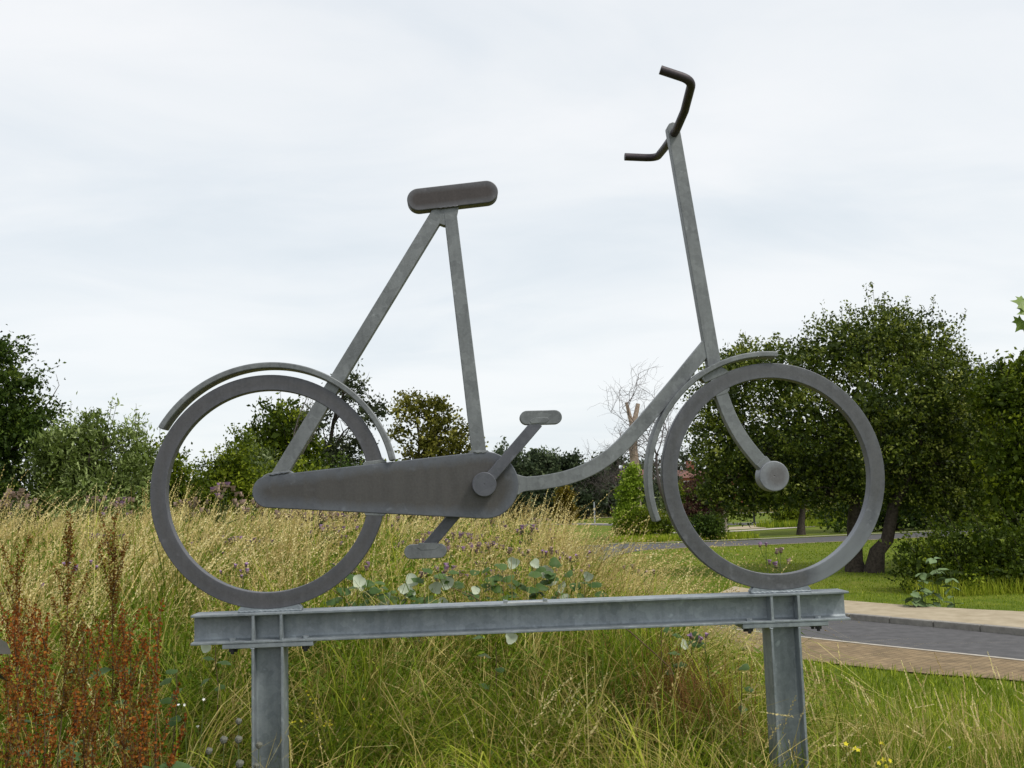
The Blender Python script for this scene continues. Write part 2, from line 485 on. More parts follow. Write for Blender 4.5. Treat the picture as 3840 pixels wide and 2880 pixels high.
# handlebar: one bent round bar through the head tube
def round_corner(a, b, c, r, n=7):
    a, b, c = Vector(a), Vector(b), Vector(c)
    u = (a-b).normalized(); v = (c-b).normalized()
    p, q = b+u*r, b+v*r
    return [p.lerp(b, t).lerp(b.lerp(q, t), t) for t in [i/n for i in range(n+1)]]
pts = [Vector((1.896, 0.505, 3.494))] + round_corner((1.896, 0.505, 3.494), (2.078, 0.505, 3.484), (2.066, 0.25, 3.452), 0.075)
pts += [Vector((2.070, 0.25, 3.453)), Vector((2.063, 0.08, 3.434)), Vector((2.060, 0.0, 3.430)), Vector((2.062, -0.08, 3.434)), Vector((2.064, -0.25, 3.460))]
pts += round_corner((2.064, -0.25, 3.460), (2.046, -0.502, 3.507), (1.897, -0.502, 3.560), 0.055) + [Vector((1.897, -0.502, 3.560))]
bm = bmesh.new(); tube_bm(bm, pts, 0.0212, 20)
hb = obj('handlebar', bm_mesh('handlebar', bm, M_bar, True, 50), bike)
# feet between the tyres and the beam
for fx in (0.004, 2.474):
    a = [(fx-0.150, 1.1005), (fx+0.150, 1.1005), (fx+0.150, 1.112), (fx+0.136, 1.128)]
    a += [(fx+0.12*s, 1.150) for s in (1, -1)] + [(fx-0.136, 1.128), (fx-0.150, 1.112)]
    plate('wheel_foot', a, -0.0248, 0.0248, M_galv_beam, bike, 0.003)
    weld_bead(bike, (fx-0.15, 1.1035), (fx+0.15, 1.1035), -0.0265, 0.0055, M_galv_beam)
# flared weld seams where bars meet plates
for pts_, dy in (
    ([(0.974, 1.836), (1.058, 1.836), (1.070, 1.824), (1.076, 1.808), (0.955, 1.80), (0.964, 1.824)], 0.0268),
    ([(0.000, 1.755), (0.10, 1.765), (0.118, 1.752), (0.05, 1.73), (-0.03, 1.73), (-0.028, 1.742)], 0.0265),
    ([(1.195, 1.715), (1.232, 1.703), (1.252, 1.70), (1.252, 1.632), (1.230, 1.629), (1.195, 1.612), (1.17, 1.66)], 0.0262),
    ([(0.463, 1.798), (0.553, 1.806), (0.562, 1.798), (0.565, 1.79), (0.45, 1.776), (0.456, 1.790)], 0.0282),
    ([(0.462, 1.537), (0.548, 1.532), (0.560, 1.545), (0.45, 1.556)], 0.0282),
    ([(2.145, 2.196), (2.235, 2.22), (2.262, 2.205), (2.275, 2.19), (2.15, 2.14), (2.135, 2.16)], 0.0288),
    ([(2.178, 2.125), (2.270, 2.150), (2.275, 2.105), (2.262, 2.085), (2.205, 2.07), (2.19, 2.09)], 0.0258),
    ([(2.385, 1.725), (2.44, 1.768), (2.465, 1.735), (2.42, 1.69)], 0.030)):
    plate('weld_seam', pts_, -dy, dy, M_galv, bike, 0.003)
weld_bead(bike, (0.99, 1.8265), (1.052, 1.8255), -0.0315, 0.004, M_galv)
weld_bead(bike, (0.84, 3.052), (0.945, 3.062), -0.034, 0.0045, M_saddle)
weld_bead(bike, (0.005, 1.745), (0.10, 1.757), -0.031, 0.004, M_guard)
# dab of pale lichen on saddle and rear mudguard is left to the zinc texture

# ---- beam: rolled I section with root fillets
def i_section(d, b, tf, tw, rr, n=4):
    """closed outline in (across, up), up from -d/2 to d/2"""
    P = []
    def q(sx, sz):
        out = [(sx*b/2, sz*d/2), (sx*b/2, sz*(d/2-tf))]
        cx, cz = tw/2+rr, d/2-tf-rr
        fil = [(sx*(cx-rr*math.sin(t)), sz*(cz+rr*math.cos(t))) for t in [i/n*PI/2 for i in range(n+1)]]
        return out, fil
    o, f = q(1, 1); P += [o[0], o[1]] + f
    o, f = q(1, -1); P += f[::-1] + [o[1], o[0]]
    o, f = q(-1, -1); P += [o[0], o[1]] + f
    o, f = q(-1, 1); P += f[::-1] + [o[1], o[0]]
    return P
def extrude_section(name, sec, fn, l0, l1, mat, parent, bevel=0.0022):
    bm = bmesh.new()
    a = [bm.verts.new(fn(u, v, l0)) for u, v in sec]
    b = [bm.verts.new(fn(u, v, l1)) for u, v in sec]
    n = len(sec)
    for i in range(n):
        bm.faces.new((a[i], a[(i+1) % n], b[(i+1) % n], b[i]))
    bm.faces.new(a[::-1]); bm.faces.new(b)
    o = obj(name, bm_mesh(name, bm, mat, True, 32), parent)
    md = o.modifiers.new('bevel', 'BEVEL'); md.width = bevel; md.segments = 2
    md.limit_method = 'ANGLE'; md.angle_limit = math.radians(60); md.harden_normals = True
    return o
BZ0, BZ1 = 0.962, 1.100
sec = i_section(BZ1-BZ0, 0.146, 0.011, 0.009, 0.016)
beam = extrude_section('beam', sec, lambda u, v, l: (l, u, (BZ0+BZ1)/2+v), -0.354, 2.793, M_galv_beam, bike)
for sx in (-0.0665, 0.0635, 2.410, 2.5425):
    for s in (-1, 1):
        bm = bmesh.new()
        y0, y1 = (-0.0715, -0.0046) if s < 0 else (0.0046, 0.0715)
        box_bm(bm, sx-0.0065, sx+0.0065, y0, y1, BZ0+0.0112, BZ1-0.0112)
        st = obj('stiffener', bm_mesh('stiffener', bm, M_galv_beam), beam)
        md = st.modifiers.new('bevel', 'BEVEL'); md.width = 0.002; md.segments = 2
        if s < 0:
            for zz in (BZ0+0.0125, BZ1-0.0125):
                weld_bead(beam, (sx-0.010, zz), (sx+0.010, zz), -0.067, 0.0045, M_galv_beam)
# little bright strip held by two clips on the front lip of the beam
bm = bmesh.new(); box_bm(bm, 1.112, 1.327, -0.0715, -0.052, 1.1008, 1.1058)
pq = obj('metal_strip', bm_mesh('metal_strip', bm, M_plaque), beam)
for cx_ in (1.124, 1.314):
    bm = bmesh.new(); box_bm(bm, cx_-0.008, cx_+0.008, -0.0735, -0.050, 1.1062, 1.116)
    box_bm(bm, cx_-0.012, cx_-0.0085, -0.0735, -0.050, 1.1062, 1.121)
    obj('clip', bm_mesh('clip', bm, M_galv_beam), pq)
# ---- posts
def hexnut(bm, x, y, z0, z1, r, rot=0.0):
    a = [bm.verts.new((x+r*math.cos(k*PI/3+rot), y+r*math.sin(k*PI/3+rot), z0)) for k in range(6)]
    b = [bm.verts.new((x+r*math.cos(k*PI/3+rot), y+r*math.sin(k*PI/3+rot), z1)) for k in range(6)]
    for k in range(6):
        bm.faces.new((a[k], a[(k+1) % 6], b[(k+1) % 6], b[k]))
    bm.faces.new(a[::-1]); bm.faces.new(b)
psec = i_section(0.148, 0.140, 0.012, 0.009, 0.010)
for pi_, pxx in enumerate((0.0, 2.470)):
    post = extrude_section('post', psec, lambda u, v, l, px=pxx: (px+v, u, l), -0.9, 0.9385, M_galv_beam, bike)
    bm = bmesh.new(); box_bm(bm, pxx-0.209, pxx+0.213, -0.0700, 0.0700, 0.939, 0.9612)
    cp = obj('cap_plate', bm_mesh('cap_plate', bm, M_galv_beam), post)
    md = cp.modifiers.new('bevel', 'BEVEL'); md.width = 0.003; md.segments = 2
    for bx in (pxx-0.168, pxx+0.172):
        for by in (-0.040, 0.040):
            bm = bmesh.new()
            hexnut(bm, bx, by, 0.9225, 0.9388, 0.0165, random.random())
            obj('nut', bm_mesh('nut', bm, M_bolt), post)
            bm = bmesh.new(); hexnut(bm, bx, by, 0.912, 0.9223, 0.0085)
            obj('bolt_end', bm_mesh('bolt_end', bm, M_bolt), post)
            bm = bmesh.new(); hexnut(bm, bx, by, BZ0+0.0115, BZ0+0.022, 0.0155, random.random())
            obj('bolt_head', bm_mesh('bolt_head', bm, M_galv_beam), post)
    weld_bead(post, (pxx-0.08, 0.936), (pxx-0.06, 0.936), -0.068, 0.004, M_galv_beam)

# ================================================================ GROUND
def sst(x, a, b):
    t = np.clip((np.asarray(x, dtype=float)-a)/(b-a), 0, 1)
    return t*t*(3-2*t)
def gz(x, y):
    """height of the ground: lawn at -0.8, the spot with the sculpture at 0, a grassy bank behind and left of it"""
    x = np.asarray(x, dtype=float); y = np.asarray(y, dtype=float)
    s = ((x-1.5)*0.6+(y-0.0)*0.8)/7.0
    zr = -0.8*sst(s, 0, 1)
    zl = np.interp(y, [-30, -0.6, 1.5, 4, 7, 13, 16, 24], [0, 0, 0.30, 0.62, 0.74, 0.72, 0.3, -0.8])
    zl = zl - 0.16*sst(x, -1.5, 1.2)*sst(y, 1.0, 5.0)
    edge = 2.5 + 0.02*y
    B = 1-sst(x, edge-1.0, edge+1.0)
    z = zr*(1-B)+zl*B
    return z + 0.02*np.sin(x*1.7+y*0.9)*np.cos(y*1.3-x*0.4)*(z > -0.78)
def grid_mesh(name, xs, ys, mat, zf):
    X, Y = np.meshgrid(xs, ys)
    V = np.stack([X, Y, zf(X, Y)], -1).reshape(-1, 3)
    nx, ny = len(xs), len(ys)
    i = np.arange(ny-1)[:, None]*nx+np.arange(nx-1)[None, :]
    F = np.stack([i, i+1, i+nx+1, i+nx], -1).reshape(-1, 4)
    return np_mesh(name, V, F, mat, smooth=True)
def ground_mat():
    m, t, b = new_mat('lawn_and_meadow_soil')
    co = N(t, 'ShaderNodeTexCoord')
    big = N(t, 'ShaderNodeTexNoise', i_Scale=0.12, i_Detail=5.0, i_Roughness=0.6); L(t, co.outputs['Object'], big.inputs['Vector'])
    mid = N(t, 'ShaderNodeTexNoise', i_Scale=1.6, i_Detail=6.0, i_Roughness=0.65); L(t, co.outputs['Object'], mid.inputs['Vector'])
    fine = N(t, 'ShaderNodeTexNoise', i_Scale=26.0, i_Detail=4.0, i_Roughness=0.7); L(t, co.outputs['Object'], fine.inputs['Vector'])
    f = math_n(t, 'ADD', math_n(t, 'MULTIPLY', big.outputs[0], 0.3), math_n(t, 'MULTIPLY', mid.outputs[0], 0.4))
    f = math_n(t, 'ADD', f, math_n(t, 'MULTIPLY', fine.outputs[0], 0.3))
    grass = ramp(t, [(0.36, (0.066, 0.104, 0.010)), (0.48, (0.108, 0.150, 0.016)), (0.56, (0.155, 0.178, 0.025)), (0.66, (0.22, 0.19, 0.055))])
    L(t, f, grass.inputs[0])
    # bank and meadow: brown thatch between the stalks
    s = N(t, 'ShaderNodeSeparateXYZ'); L(t, co.outputs['Object'], s.inputs[0])
    th = ramp(t, [(0.35, (0.05, 0.045, 0.02)), (0.65, (0.13, 0.11, 0.05))]); L(t, mid.outputs[0], th.inputs[0])
    k1 = math_n(t, 'MULTIPLY', math_n(t, 'SUBTRACT', 3.0, s.outputs[0]), 1.2, clamp=True)
    k2 = math_n(t, 'MULTIPLY', math_n(t, 'SUBTRACT', 16.0, s.outputs[1]), 0.5, clamp=True)
    mx = N(t, 'ShaderNodeMix', data_type='RGBA')
    L(t, math_n(t, 'MULTIPLY', k1, k2), mx.inputs[0]); L(t, grass.outputs[0], mx.inputs[6]); L(t, th.outputs[0], mx.inputs[7])
    # rough dry field beyond the last path
    fd = ramp(t, [(0.38, (0.16, 0.15, 0.05)), (0.5, (0.27, 0.22, 0.10)), (0.62, (0.36, 0.28, 0.15))]); L(t, f, fd.inputs[0])
    k3 = math_n(t, 'MULTIPLY', math_n(t, 'SUBTRACT', s.outputs[1], 103.0), 0.5, clamp=True)
    m2 = N(t, 'ShaderNodeMix', data_type='RGBA')
    L(t, k3, m2.inputs[0]); L(t, mx.outputs[2], m2.inputs[6]); L(t, fd.outputs[0], m2.inputs[7])
    L(t, m2.outputs[2], b.inputs['Base Color'])
    b.inputs['Roughness'].default_value = 0.95
    b.inputs['Specular IOR Level'].default_value = 0.1
    bp = N(t, 'ShaderNodeBump', i_Strength=0.7, i_Distance=0.03); L(t, fine.outputs[0], bp.inputs['Height']); L(t, bp.outputs[0], b.inputs['Normal'])
    return m
M_ground = ground_mat()
def spaced(a, b, fine0, fine1, step):
    out = list(np.arange(fine0, fine1+1e-6, step))
    lo, hi = fine0, fine1; d = step
    while hi < b:
        d *= 1.35; hi += d; out.append(hi)
    d = step
    while lo > a:
        d *= 1.35; lo -= d; out.insert(0, lo)
    return np.array(out)
g = obj('ground', grid_mesh('ground', spaced(-900, 900, -12, 16, 0.3), spaced(-60, 1400, -8, 28, 0.3), M_ground, gz))
tag(g, 'green lawn and grassy bank around the sculpture', kind='structure')

# ---------------------------------------------------------------- roads and paths
M_asphalt = simple_mat('asphalt', (0.080, 0.079, 0.082), (0.120, 0.118, 0.121), 5.0, 0.9, 0.2, 0.25, detail=9)
M_far_asphalt = simple_mat('far_asphalt', (0.15, 0.145, 0.155), (0.20, 0.19, 0.20), 2.0, 0.9, 0.2, detail=8)
M_kerb = simple_mat('kerb_concrete', (0.20, 0.19, 0.175), (0.30, 0.285, 0.26), 9.0, 0.9, 0.2, 0.3, detail=8)
M_pale_edge = simple_mat('pale_edging', (0.36, 0.33, 0.28), (0.50, 0.46, 0.40), 8.0, 0.9, 0.2, detail=8)
M_tan = simple_mat('tan_paving', (0.32, 0.265, 0.18), (0.44, 0.375, 0.27), 3.0, 0.95, 0.15, 0.3, detail=10)
def block_mat():
    m, t, b = new_mat('block_paving')
    co = N(t, 'ShaderNodeTexCoord')
    mp = N(t, 'ShaderNodeMapping'); mp.inputs['Rotation'].default_value = (0, 0, math.radians(-36)); L(t, co.outputs['Object'], mp.inputs[0])
    br = N(t, 'ShaderNodeTexBrick', i_Scale=1.0)
    br.inputs['Brick Width'].default_value = 0.21; br.inputs['Row Height'].default_value = 0.105
    br.inputs['Mortar Size'].default_value = 0.006; br.inputs['Bias'].default_value = 0.0
    br.inputs['Color1'].default_value = (0.205, 0.150, 0.085, 1); br.inputs['Color2'].default_value = (0.262, 0.196, 0.114, 1)
    br.inputs['Mortar'].default_value = (0.13, 0.095, 0.06, 1)
    L(t, mp.outputs[0], br.inputs['Vector'])
    nz = N(t, 'ShaderNodeTexNoise', i_Scale=2.5, i_Detail=8.0, i_Roughness=0.65); L(t, co.outputs['Object'], nz.inputs['Vector'])
    rr = ramp(t, [(0.3, (0.62, 0.6, 0.55)), (0.7, (1.25, 1.2, 1.1))]); L(t, nz.outputs[0], rr.inputs[0])
    mx = N(t, 'ShaderNodeMix', data_type='RGBA', blend_type='MULTIPLY'); mx.inputs[0].default_value = 1.0
    L(t, br.outputs['Color'], mx.inputs[6]); L(t, rr.outputs[0], mx.inputs[7])
    L(t, mx.outputs[2], b.inputs['Base Color']); b.inputs['Roughness'].default_value = 0.95
    bp = N(t, 'ShaderNodeBump', i_Strength=0.6, i_Distance=0.006, invert=True); L(t, br.outputs['Fac'], bp.inputs['Height']); L(t, bp.outputs[0], b.inputs['Normal'])
    return m
M_block = block_mat()
def spline2(pts, n=10):
    return [(p.x, p.y) for p in catmull([(a, b, 0) for a, b in pts], n)]
def resample(P, n):
    P = np.array(P); d = np.r_[0, np.cumsum(np.hypot(*np.diff(P, axis=0).T))]
    s = np.linspace(0, d[-1], n)
    return np.stack([np.interp(s, d, P[:, 0]), np.interp(s, d, P[:, 1])], -1)
def ribbon(name, A, B, lift, mat, label, n=80, across=4, spl=True, thick=0.0):
    a = resample(spline2(A) if spl else A, n); b = resample(spline2(B) if spl else B, n)
    k = across+1
    W = np.linspace(0, 1, k)
    P = a[:, None, :]*(1-W[None, :, None])+b[:, None, :]*W[None, :, None]
    z = gz(P[..., 0], P[..., 1])
    # lie on the ground everywhere, so follow its highest point across the strip locally
    V = np.concatenate([P, (z+lift)[..., None]], -1).reshape(-1, 3)
    i = np.arange(n-1)[:, None]*k+np.arange(k-1)[None, :]
    F = np.stack([i, i+1, i+k+1, i+k], -1).reshape(-1, 4)
    o = obj(name, np_mesh(name, V, F, mat, smooth=True))
    return tag(o, label, kind='structure')
road_far = [(12.5, 5.5), (11.0, 8.3), (9.71, 10.64), (8.82, 12.06), (7.99, 13.31), (6.9, 15.2), (5.9, 18.0), (5.4, 22.5), (5.9, 29), (7.0, 34.5), (9.09, 38.3), (11.32, 39.23), (15.5, 39.4), (22.7, 41.1), (34, 43.5), (60, 47)]
road_near = [(11.5, 3.4), (10.0, 6.0), (8.48, 8.51), (7.24, 10.26), (6.46, 11.41), (5.0, 13.7), (3.7, 17.2), (2.9, 22.3), (3.0, 30), (3.9, 37), (5.6, 42.5), (8.2, 44.0), (11.0, 43.3), (14.63, 43.54), (24.84, 45.62), (60, 52)]
ribbon('road', road_far, road_near, 0.012, M_asphalt, 'grey asphalt road curving past the sculpture', 160)
pave_far_out = [(14.0, 8.0), (12.3, 10.9), (10.96, 12.78), (10.34, 13.42), (9.51, 14.49), (8.84, 15.58), (8.1, 17.2), (7.6, 19.5)]
kerb_line = [(12.5, 5.5), (11.0, 8.3), (9.71, 10.64), (8.82, 12.06), (7.99, 13.31), (6.9, 15.2), (6.2, 17.0)]
def off(P, d):
    P = np.array(P, float); out = []
    for i in range(len(P)):
        t = P[min(i+1, len(P)-1)]-P[max(i-1, 0)]; t = t/np.hypot(*t)
        out.append((P[i][0]+t[1]*d, P[i][1]-t[0]*d))
    return out
kl2 = off(kerb_line, 0.13)
ribbon('pavement', kl2, pave_far_out, 0.105, M_tan, 'light tan pavement beyond the road', 60)
kerb = thing('kerb', (0, 0, 0), 'raised grey kerb of long stones along the far side of the road', 'kerb')
ks = resample(spline2(kerb_line), 17)
for i in range(16):
    p, q = Vector((*ks[i], 0)), Vector((*ks[i+1], 0))
    d = (q-p).normalized(); nn = Vector((d.y, -d.x, 0))
    zz = float(gz(ks[i][0], ks[i][1]))
    bm = bmesh.new()
    a = p+d*0.006; c = q-d*0.006
    h = 0.118+random.uniform(-0.003, 0.003)
    quad = [a, c, c+nn*0.13, a+nn*0.13]
    lo = [bm.verts.new((v.x, v.y, zz-0.1)) for v in quad]; hi = [bm.verts.new((v.x, v.y, zz+h)) for v in quad]
    for k in range(4):
        bm.faces.new((lo[k], lo[(k+1) % 4], hi[(k+1) % 4], hi[k]))
    bm.faces.new(hi); bm.faces.new(lo[::-1])
    o = obj('kerb_stone', bm_mesh('kerb_stone', bm, M_kerb), kerb)
    md = o.modifiers.new('bevel', 'BEVEL'); md.width = 0.015; md.segments = 2
near_edge = [(11.5, 3.4), (10.0, 6.0), (8.48, 8.51), (7.24, 10.26), (6.46, 11.41), (5.0, 13.7)]
near_low = [(10.4, 3.2), (9.0, 5.2), (7.67, 7.11), (6.81, 7.86), (5.99, 8.86), (5.3, 10.0), (4.3, 12.3)]
ribbon('footpath', near_edge, near_low, 0.020, M_block, 'brown block paved footpath on the near side of the road', 60, 6)
ne2 = off(near_edge, -0.0)
ribbon('edging', near_edge, off(near_edge, -0.09), 0.026, M_pale_edge, 'thin pale edging between footpath and road', 60, 1)
# far kerbs and paths
def strip(name, A, w, mat, label, lift=0.006, n=30):
    return ribbon(name, A, off(A, w), lift, mat, label, n, 1)
strip('far_kerb', [(8.2, 44.2), (8.9, 43.75), (11.0, 43.4), (14.63, 43.65), (24.84, 45.75), (60, 52.3)], -0.35, M_pale_edge, 'pale kerb along the far side of the distant road', 0.05)
strip('far_kerb', [(9.09, 38.2), (11.32, 39.1), (15.5, 39.25), (22.7, 40.9), (34, 43.3)], 0.22, M_tan, 'pale worn edge along the near side of the distant road', 0.016)
strip('far_path', [(12.0, 55.0), (16.53, 54.09), (19.67, 55.21), (24, 58.0)], -1.3, M_pale_edge, 'pale path edge in front of the sign', 0.03)
strip('far_path', [(15.5, 60.0), (17.88, 57.5), (21.36, 58.6), (26, 62)], -4.0, M_tan, 'tan footpath in front of the round sign', 0.02)
strip('far_road', [(2, 84), (10.5, 80.0), (12.78, 74.5), (19.74, 66.1), (30, 66.2), (60, 70)], -2.8, M_far_asphalt, 'distant grey road crossing the lawn', 0.02)
strip('far_kerb', [(2, 87), (10.5, 83.0), (12.78, 77.5), (19.9, 69.0), (30, 69.1), (60, 73)], -0.9, M_pale_edge, 'pale kerb line behind the distant grey road', 0.05)
strip('far_kerb', [(0, 104), (13.27, 101.22), (35.5, 99.3), (80, 101)], -1.2, M_pale_edge, 'pale kerb line in front of the dry field', 0.06)

# ================================================================ FOLIAGE TOOLS (numpy)
def rot_basis(d, rng):
    """orthonormal u, v for unit directions d (n,3) with a random twist"""
    ref = np.where(np.abs(d[:, 2:3]) < 0.9, np.array([[0, 0, 1.0]]), np.array([[1.0, 0, 0]]))
    u = np.cross(d, ref); u /= np.linalg.norm(u, axis=1, keepdims=True)
    v = np.cross(d, u)
    a = rng.uniform(0, 2*PI, (len(d), 1))
    return u*np.cos(a)+v*np.sin(a), -u*np.sin(a)+v*np.cos(a)
def leaves(P, size, rng, aspect=0.55, droop=0.0, up=0.3, fold=0.18, outward=None):
    """one folded four-sided leaf (two triangles) at each point; returns V, F(tri)"""
    n = len(P)
    d = rng.normal(size=(n, 3))
    if outward is not None:
        d += outward*1.1
    d[:, 2] += up-droop
    d /= np.linalg.norm(d, axis=1, keepdims=True)
    u, v = rot_basis(d, rng)
    s = (size*rng.uniform(0.6, 1.25, n))[:, None]
    w = s*aspect*0.5
    b = P; tip = P+d*s
    mid = P+d*s*0.5
    l = mid+u*w+v*w*fold*2; r = mid-u*w+v*w*fold*2
    V = np.stack([b, r, tip, l], 1).reshape(-1, 3)
    i = np.arange(n)*4
    F = np.concatenate([np.stack([i, i+1, i+2], 1), np.stack([i, i+2, i+3], 1)])
    return V, F
def crown_points(lobes, n_clump, per, clump_r, rng, inner=0.5, gaps=0.0):
    lob = np.array(lobes, float)
    w = (lob[:, 3]*lob[:, 4]*lob[:, 5])**(2/3); w /= w.sum()
    which = rng.choice(len(lob), n_clump, p=w)
    d = rng.normal(size=(n_clump, 3)); d /= np.linalg.norm(d, axis=1, keepdims=True)
    rr = inner+(1-inner)*rng.uniform(0, 1, n_clump)**0.6
    C = lob[which, :3]+d*lob[which, 3:6]*rr[:, None]
    csize = clump_r*rng.uniform(0.45, 1.5, n_clump)
    ctint = rng.normal(0, 0.23, n_clump)
    idx = np.repeat(np.arange(n_clump), per)
    off_ = rng.normal(size=(len(idx), 3))*np.array([1, 1, 0.7])
    P = C[idx]+off_*csize[idx][:, None]*0.5
    out = (C-lob[which, :3]); out /= np.linalg.norm(out, axis=1, keepdims=True)+1e-6
    return P, ctint[idx], out[idx], C
def sprig_points(base, dirs, length, per, rng, spread):
    n = len(base)
    t = rng.uniform(0, 1, (n, per))
    bend = rng.normal(0, 0.10, (n, 1, 3))
    P = base[:, None, :]+dirs[:, None, :]*(t[..., None]*length[:, None, None])+bend*(t[..., None]**2)*length[:, None, None]
    P += rng.normal(size=P.shape)*spread*(1.1-0.8*t[..., None])
    return P.reshape(-1, 3)
def join(parts):
    """join [(V,F,tint)] into one"""
    Vs, Fs, Ts, o = [], [], [], 0
    for V, F, T in parts:
        Vs.append(V); Fs.append(F+o); Ts.append(T); o += len(V)
    return np.concatenate(Vs), np.concatenate(Fs), np.concatenate(Ts)
def tubes_np(paths, n=5):
    """paths: list of (pts (k,3), radii (k,)) -> quads"""
    Vs, Fs, o = [], [], 0
    for pts, rad in paths:
        pts = np.asarray(pts, float); k = len(pts)
        d = np.gradient(pts, axis=0); d /= np.linalg.norm(d, axis=1, keepdims=True)+1e-9
        ref = np.array([0.31, 0.95, 0.05]) if abs(d[0, 1]) < 0.9 else np.array([1.0, 0, 0])
        u = np.cross(d, ref); u /= np.linalg.norm(u, axis=1, keepdims=True)+1e-9
        v = np.cross(d, u)
        a = np.arange(n)*2*PI/n
        V = pts[:, None, :]+(u[:, None, :]*np.cos(a)[None, :, None]+v[:, None, :]*np.sin(a)[None, :, None])*np.asarray(rad)[:, None, None]
        i = (np.arange(k-1)*n)[:, None]; j = np.arange(n)[None, :]; jn = (j+1) % n
        F = np.stack([i+j, i+jn, i+n+jn, i+n+j], -1).reshape(-1, 4)
        Vs.append(V.reshape(-1, 3)); Fs.append(F+o); o += k*n
    return np.concatenate(Vs), np.concatenate(Fs)
def wander(p, q, k, amp, rng, sag=0.0):
    p, q = np.asarray(p, float), np.asarray(q, float)
    t = np.linspace(0, 1, k)[:, None]
    L_ = np.linalg.norm(q-p)
    w = rng.normal(size=(k, 3)); w = np.cumsum(w, 0); w -= w[0]; w = w-(t*w[-1])
    pts = p*(1-t)+q*t+w*amp*L_/k
    pts[:, 2] += sag*L_*(4*t*(1-t))[:, 0]
    return pts
def skeleton(base, top, r0, targets, rng, r_tip=0.012, amp=0.25, twig_r=0.006, start=0.25, sag=0.06, sides=6, second=None):
    """a trunk from base to top and limbs from it to each target"""
    trunk = wander(base, top, 9, amp, rng)
    rad = np.linspace(r0, r0*0.30, 9); rad[0] *= 1.45; rad[1] *= 1.08
    paths = [(trunk, rad)]
    for T in targets:
        T = np.asarray(T, float)
        h = np.clip((T[2]-base[2])/(top[2]-base[2]+1e-6)*0.75, start, 0.97)
        i = h*8; a = int(i); f = i-a
        s = trunk[a]*(1-f)+trunk[min(a+1, 8)]*f
        rs = (rad[a]*(1-f)+rad[min(a+1, 8)]*f)
        L_ = np.linalg.norm(T-s)
        r1 = min(rs*0.62, 0.012+0.022*L_)
        br = wander(s, T, 7, amp*1.1, rng, sag)
        paths.append((br, np.linspace(r1, r_tip*0.6, 7)))
        if second:
            for _ in range(second):
                j = rng.integers(2, 6)
                L2 = min(L_, 2.2); q = br[j]+np.clip(rng.normal(size=3), -1.6, 1.6)*L2*0.26+np.array([0, 0, 0.10*L2])
                paths.append((wander(br[j], q, 5, amp*1.3, rng), np.linspace(r1*(1-j/7)*0.7+0.003, twig_r*0.5, 5)))
    return paths, trunk
M_bark = simple_mat('bark', (0.028, 0.023, 0.018), (0.075, 0.062, 0.048), 14, 0.95, 0.15, 0.6, detail=9)
M_bark_pale = simple_mat('weathered_dead_wood', (0.30, 0.22, 0.17), (0.48, 0.38, 0.31), 5, 0.9, 0.15, 0.5, detail=9)
M_twig = simple_mat('bare_twigs', (0.10, 0.085, 0.085), (0.17, 0.145, 0.14), 14, 0.95, 0.1)
def fol(name, dark, mid, light, hi=None, **kw):
    return leaf_mat(name, [(0.0, dark), (0.45, mid), (0.8, light), (1.0, hi or light)], **kw)
M_dark_tree = fol('foliage_dark', (0.017, 0.034, 0.0050), (0.042, 0.075, 0.0087), (0.097, 0.152, 0.0180), (0.178, 0.218, 0.0372))
M_olive = fol('foliage_olive', (0.016, 0.031, 0.003), (0.054, 0.083, 0.006), (0.175, 0.215, 0.018), (0.40, 0.43, 0.10), spec=0.3)
M_bright = fol('foliage_bright', (0.036, 0.056, 0.008), (0.085, 0.125, 0.018), (0.20, 0.27, 0.06), (0.42, 0.50, 0.20), spec=0.3)
M_hedge = fol('foliage_hedge', (0.028, 0.049, 0.0031), (0.077, 0.113, 0.0062), (0.204, 0.252, 0.0124), (0.308, 0.370, 0.0279))
M_willow = fol('foliage_silver', (0.055, 0.082, 0.022), (0.115, 0.155, 0.048), (0.24, 0.29, 0.11), (0.42, 0.47, 0.26))
M_grey = fol('foliage_grey_dark', (0.024, 0.034, 0.016), (0.050, 0.066, 0.028), (0.110, 0.130, 0.062), (0.20, 0.22, 0.12))
M_gold = fol('foliage_gold', (0.045, 0.050, 0.006), (0.100, 0.105, 0.012), (0.210, 0.200, 0.028), (0.36, 0.34, 0.08))
M_far = fol('foliage_far', (0.024, 0.036, 0.020), (0.051, 0.074, 0.037), (0.123, 0.160, 0.080), (0.210, 0.255, 0.135))
M_bronze = fol('foliage_bronze', (0.043, 0.034, 0.0037), (0.111, 0.085, 0.0068), (0.251, 0.187, 0.0136), (0.324, 0.269, 0.0279))
M_lime = fol('foliage_lime', (0.065, 0.106, 0.0062), (0.161, 0.244, 0.0180), (0.328, 0.455, 0.0360), (0.551, 0.638, 0.1302))
M_purple = fol('foliage_purple', (0.030, 0.014, 0.012), (0.067, 0.030, 0.023), (0.145, 0.080, 0.051))
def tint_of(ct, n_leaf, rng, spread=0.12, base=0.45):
    return np.clip(base+ct+rng.normal(0, spread, n_leaf), 0, 1)
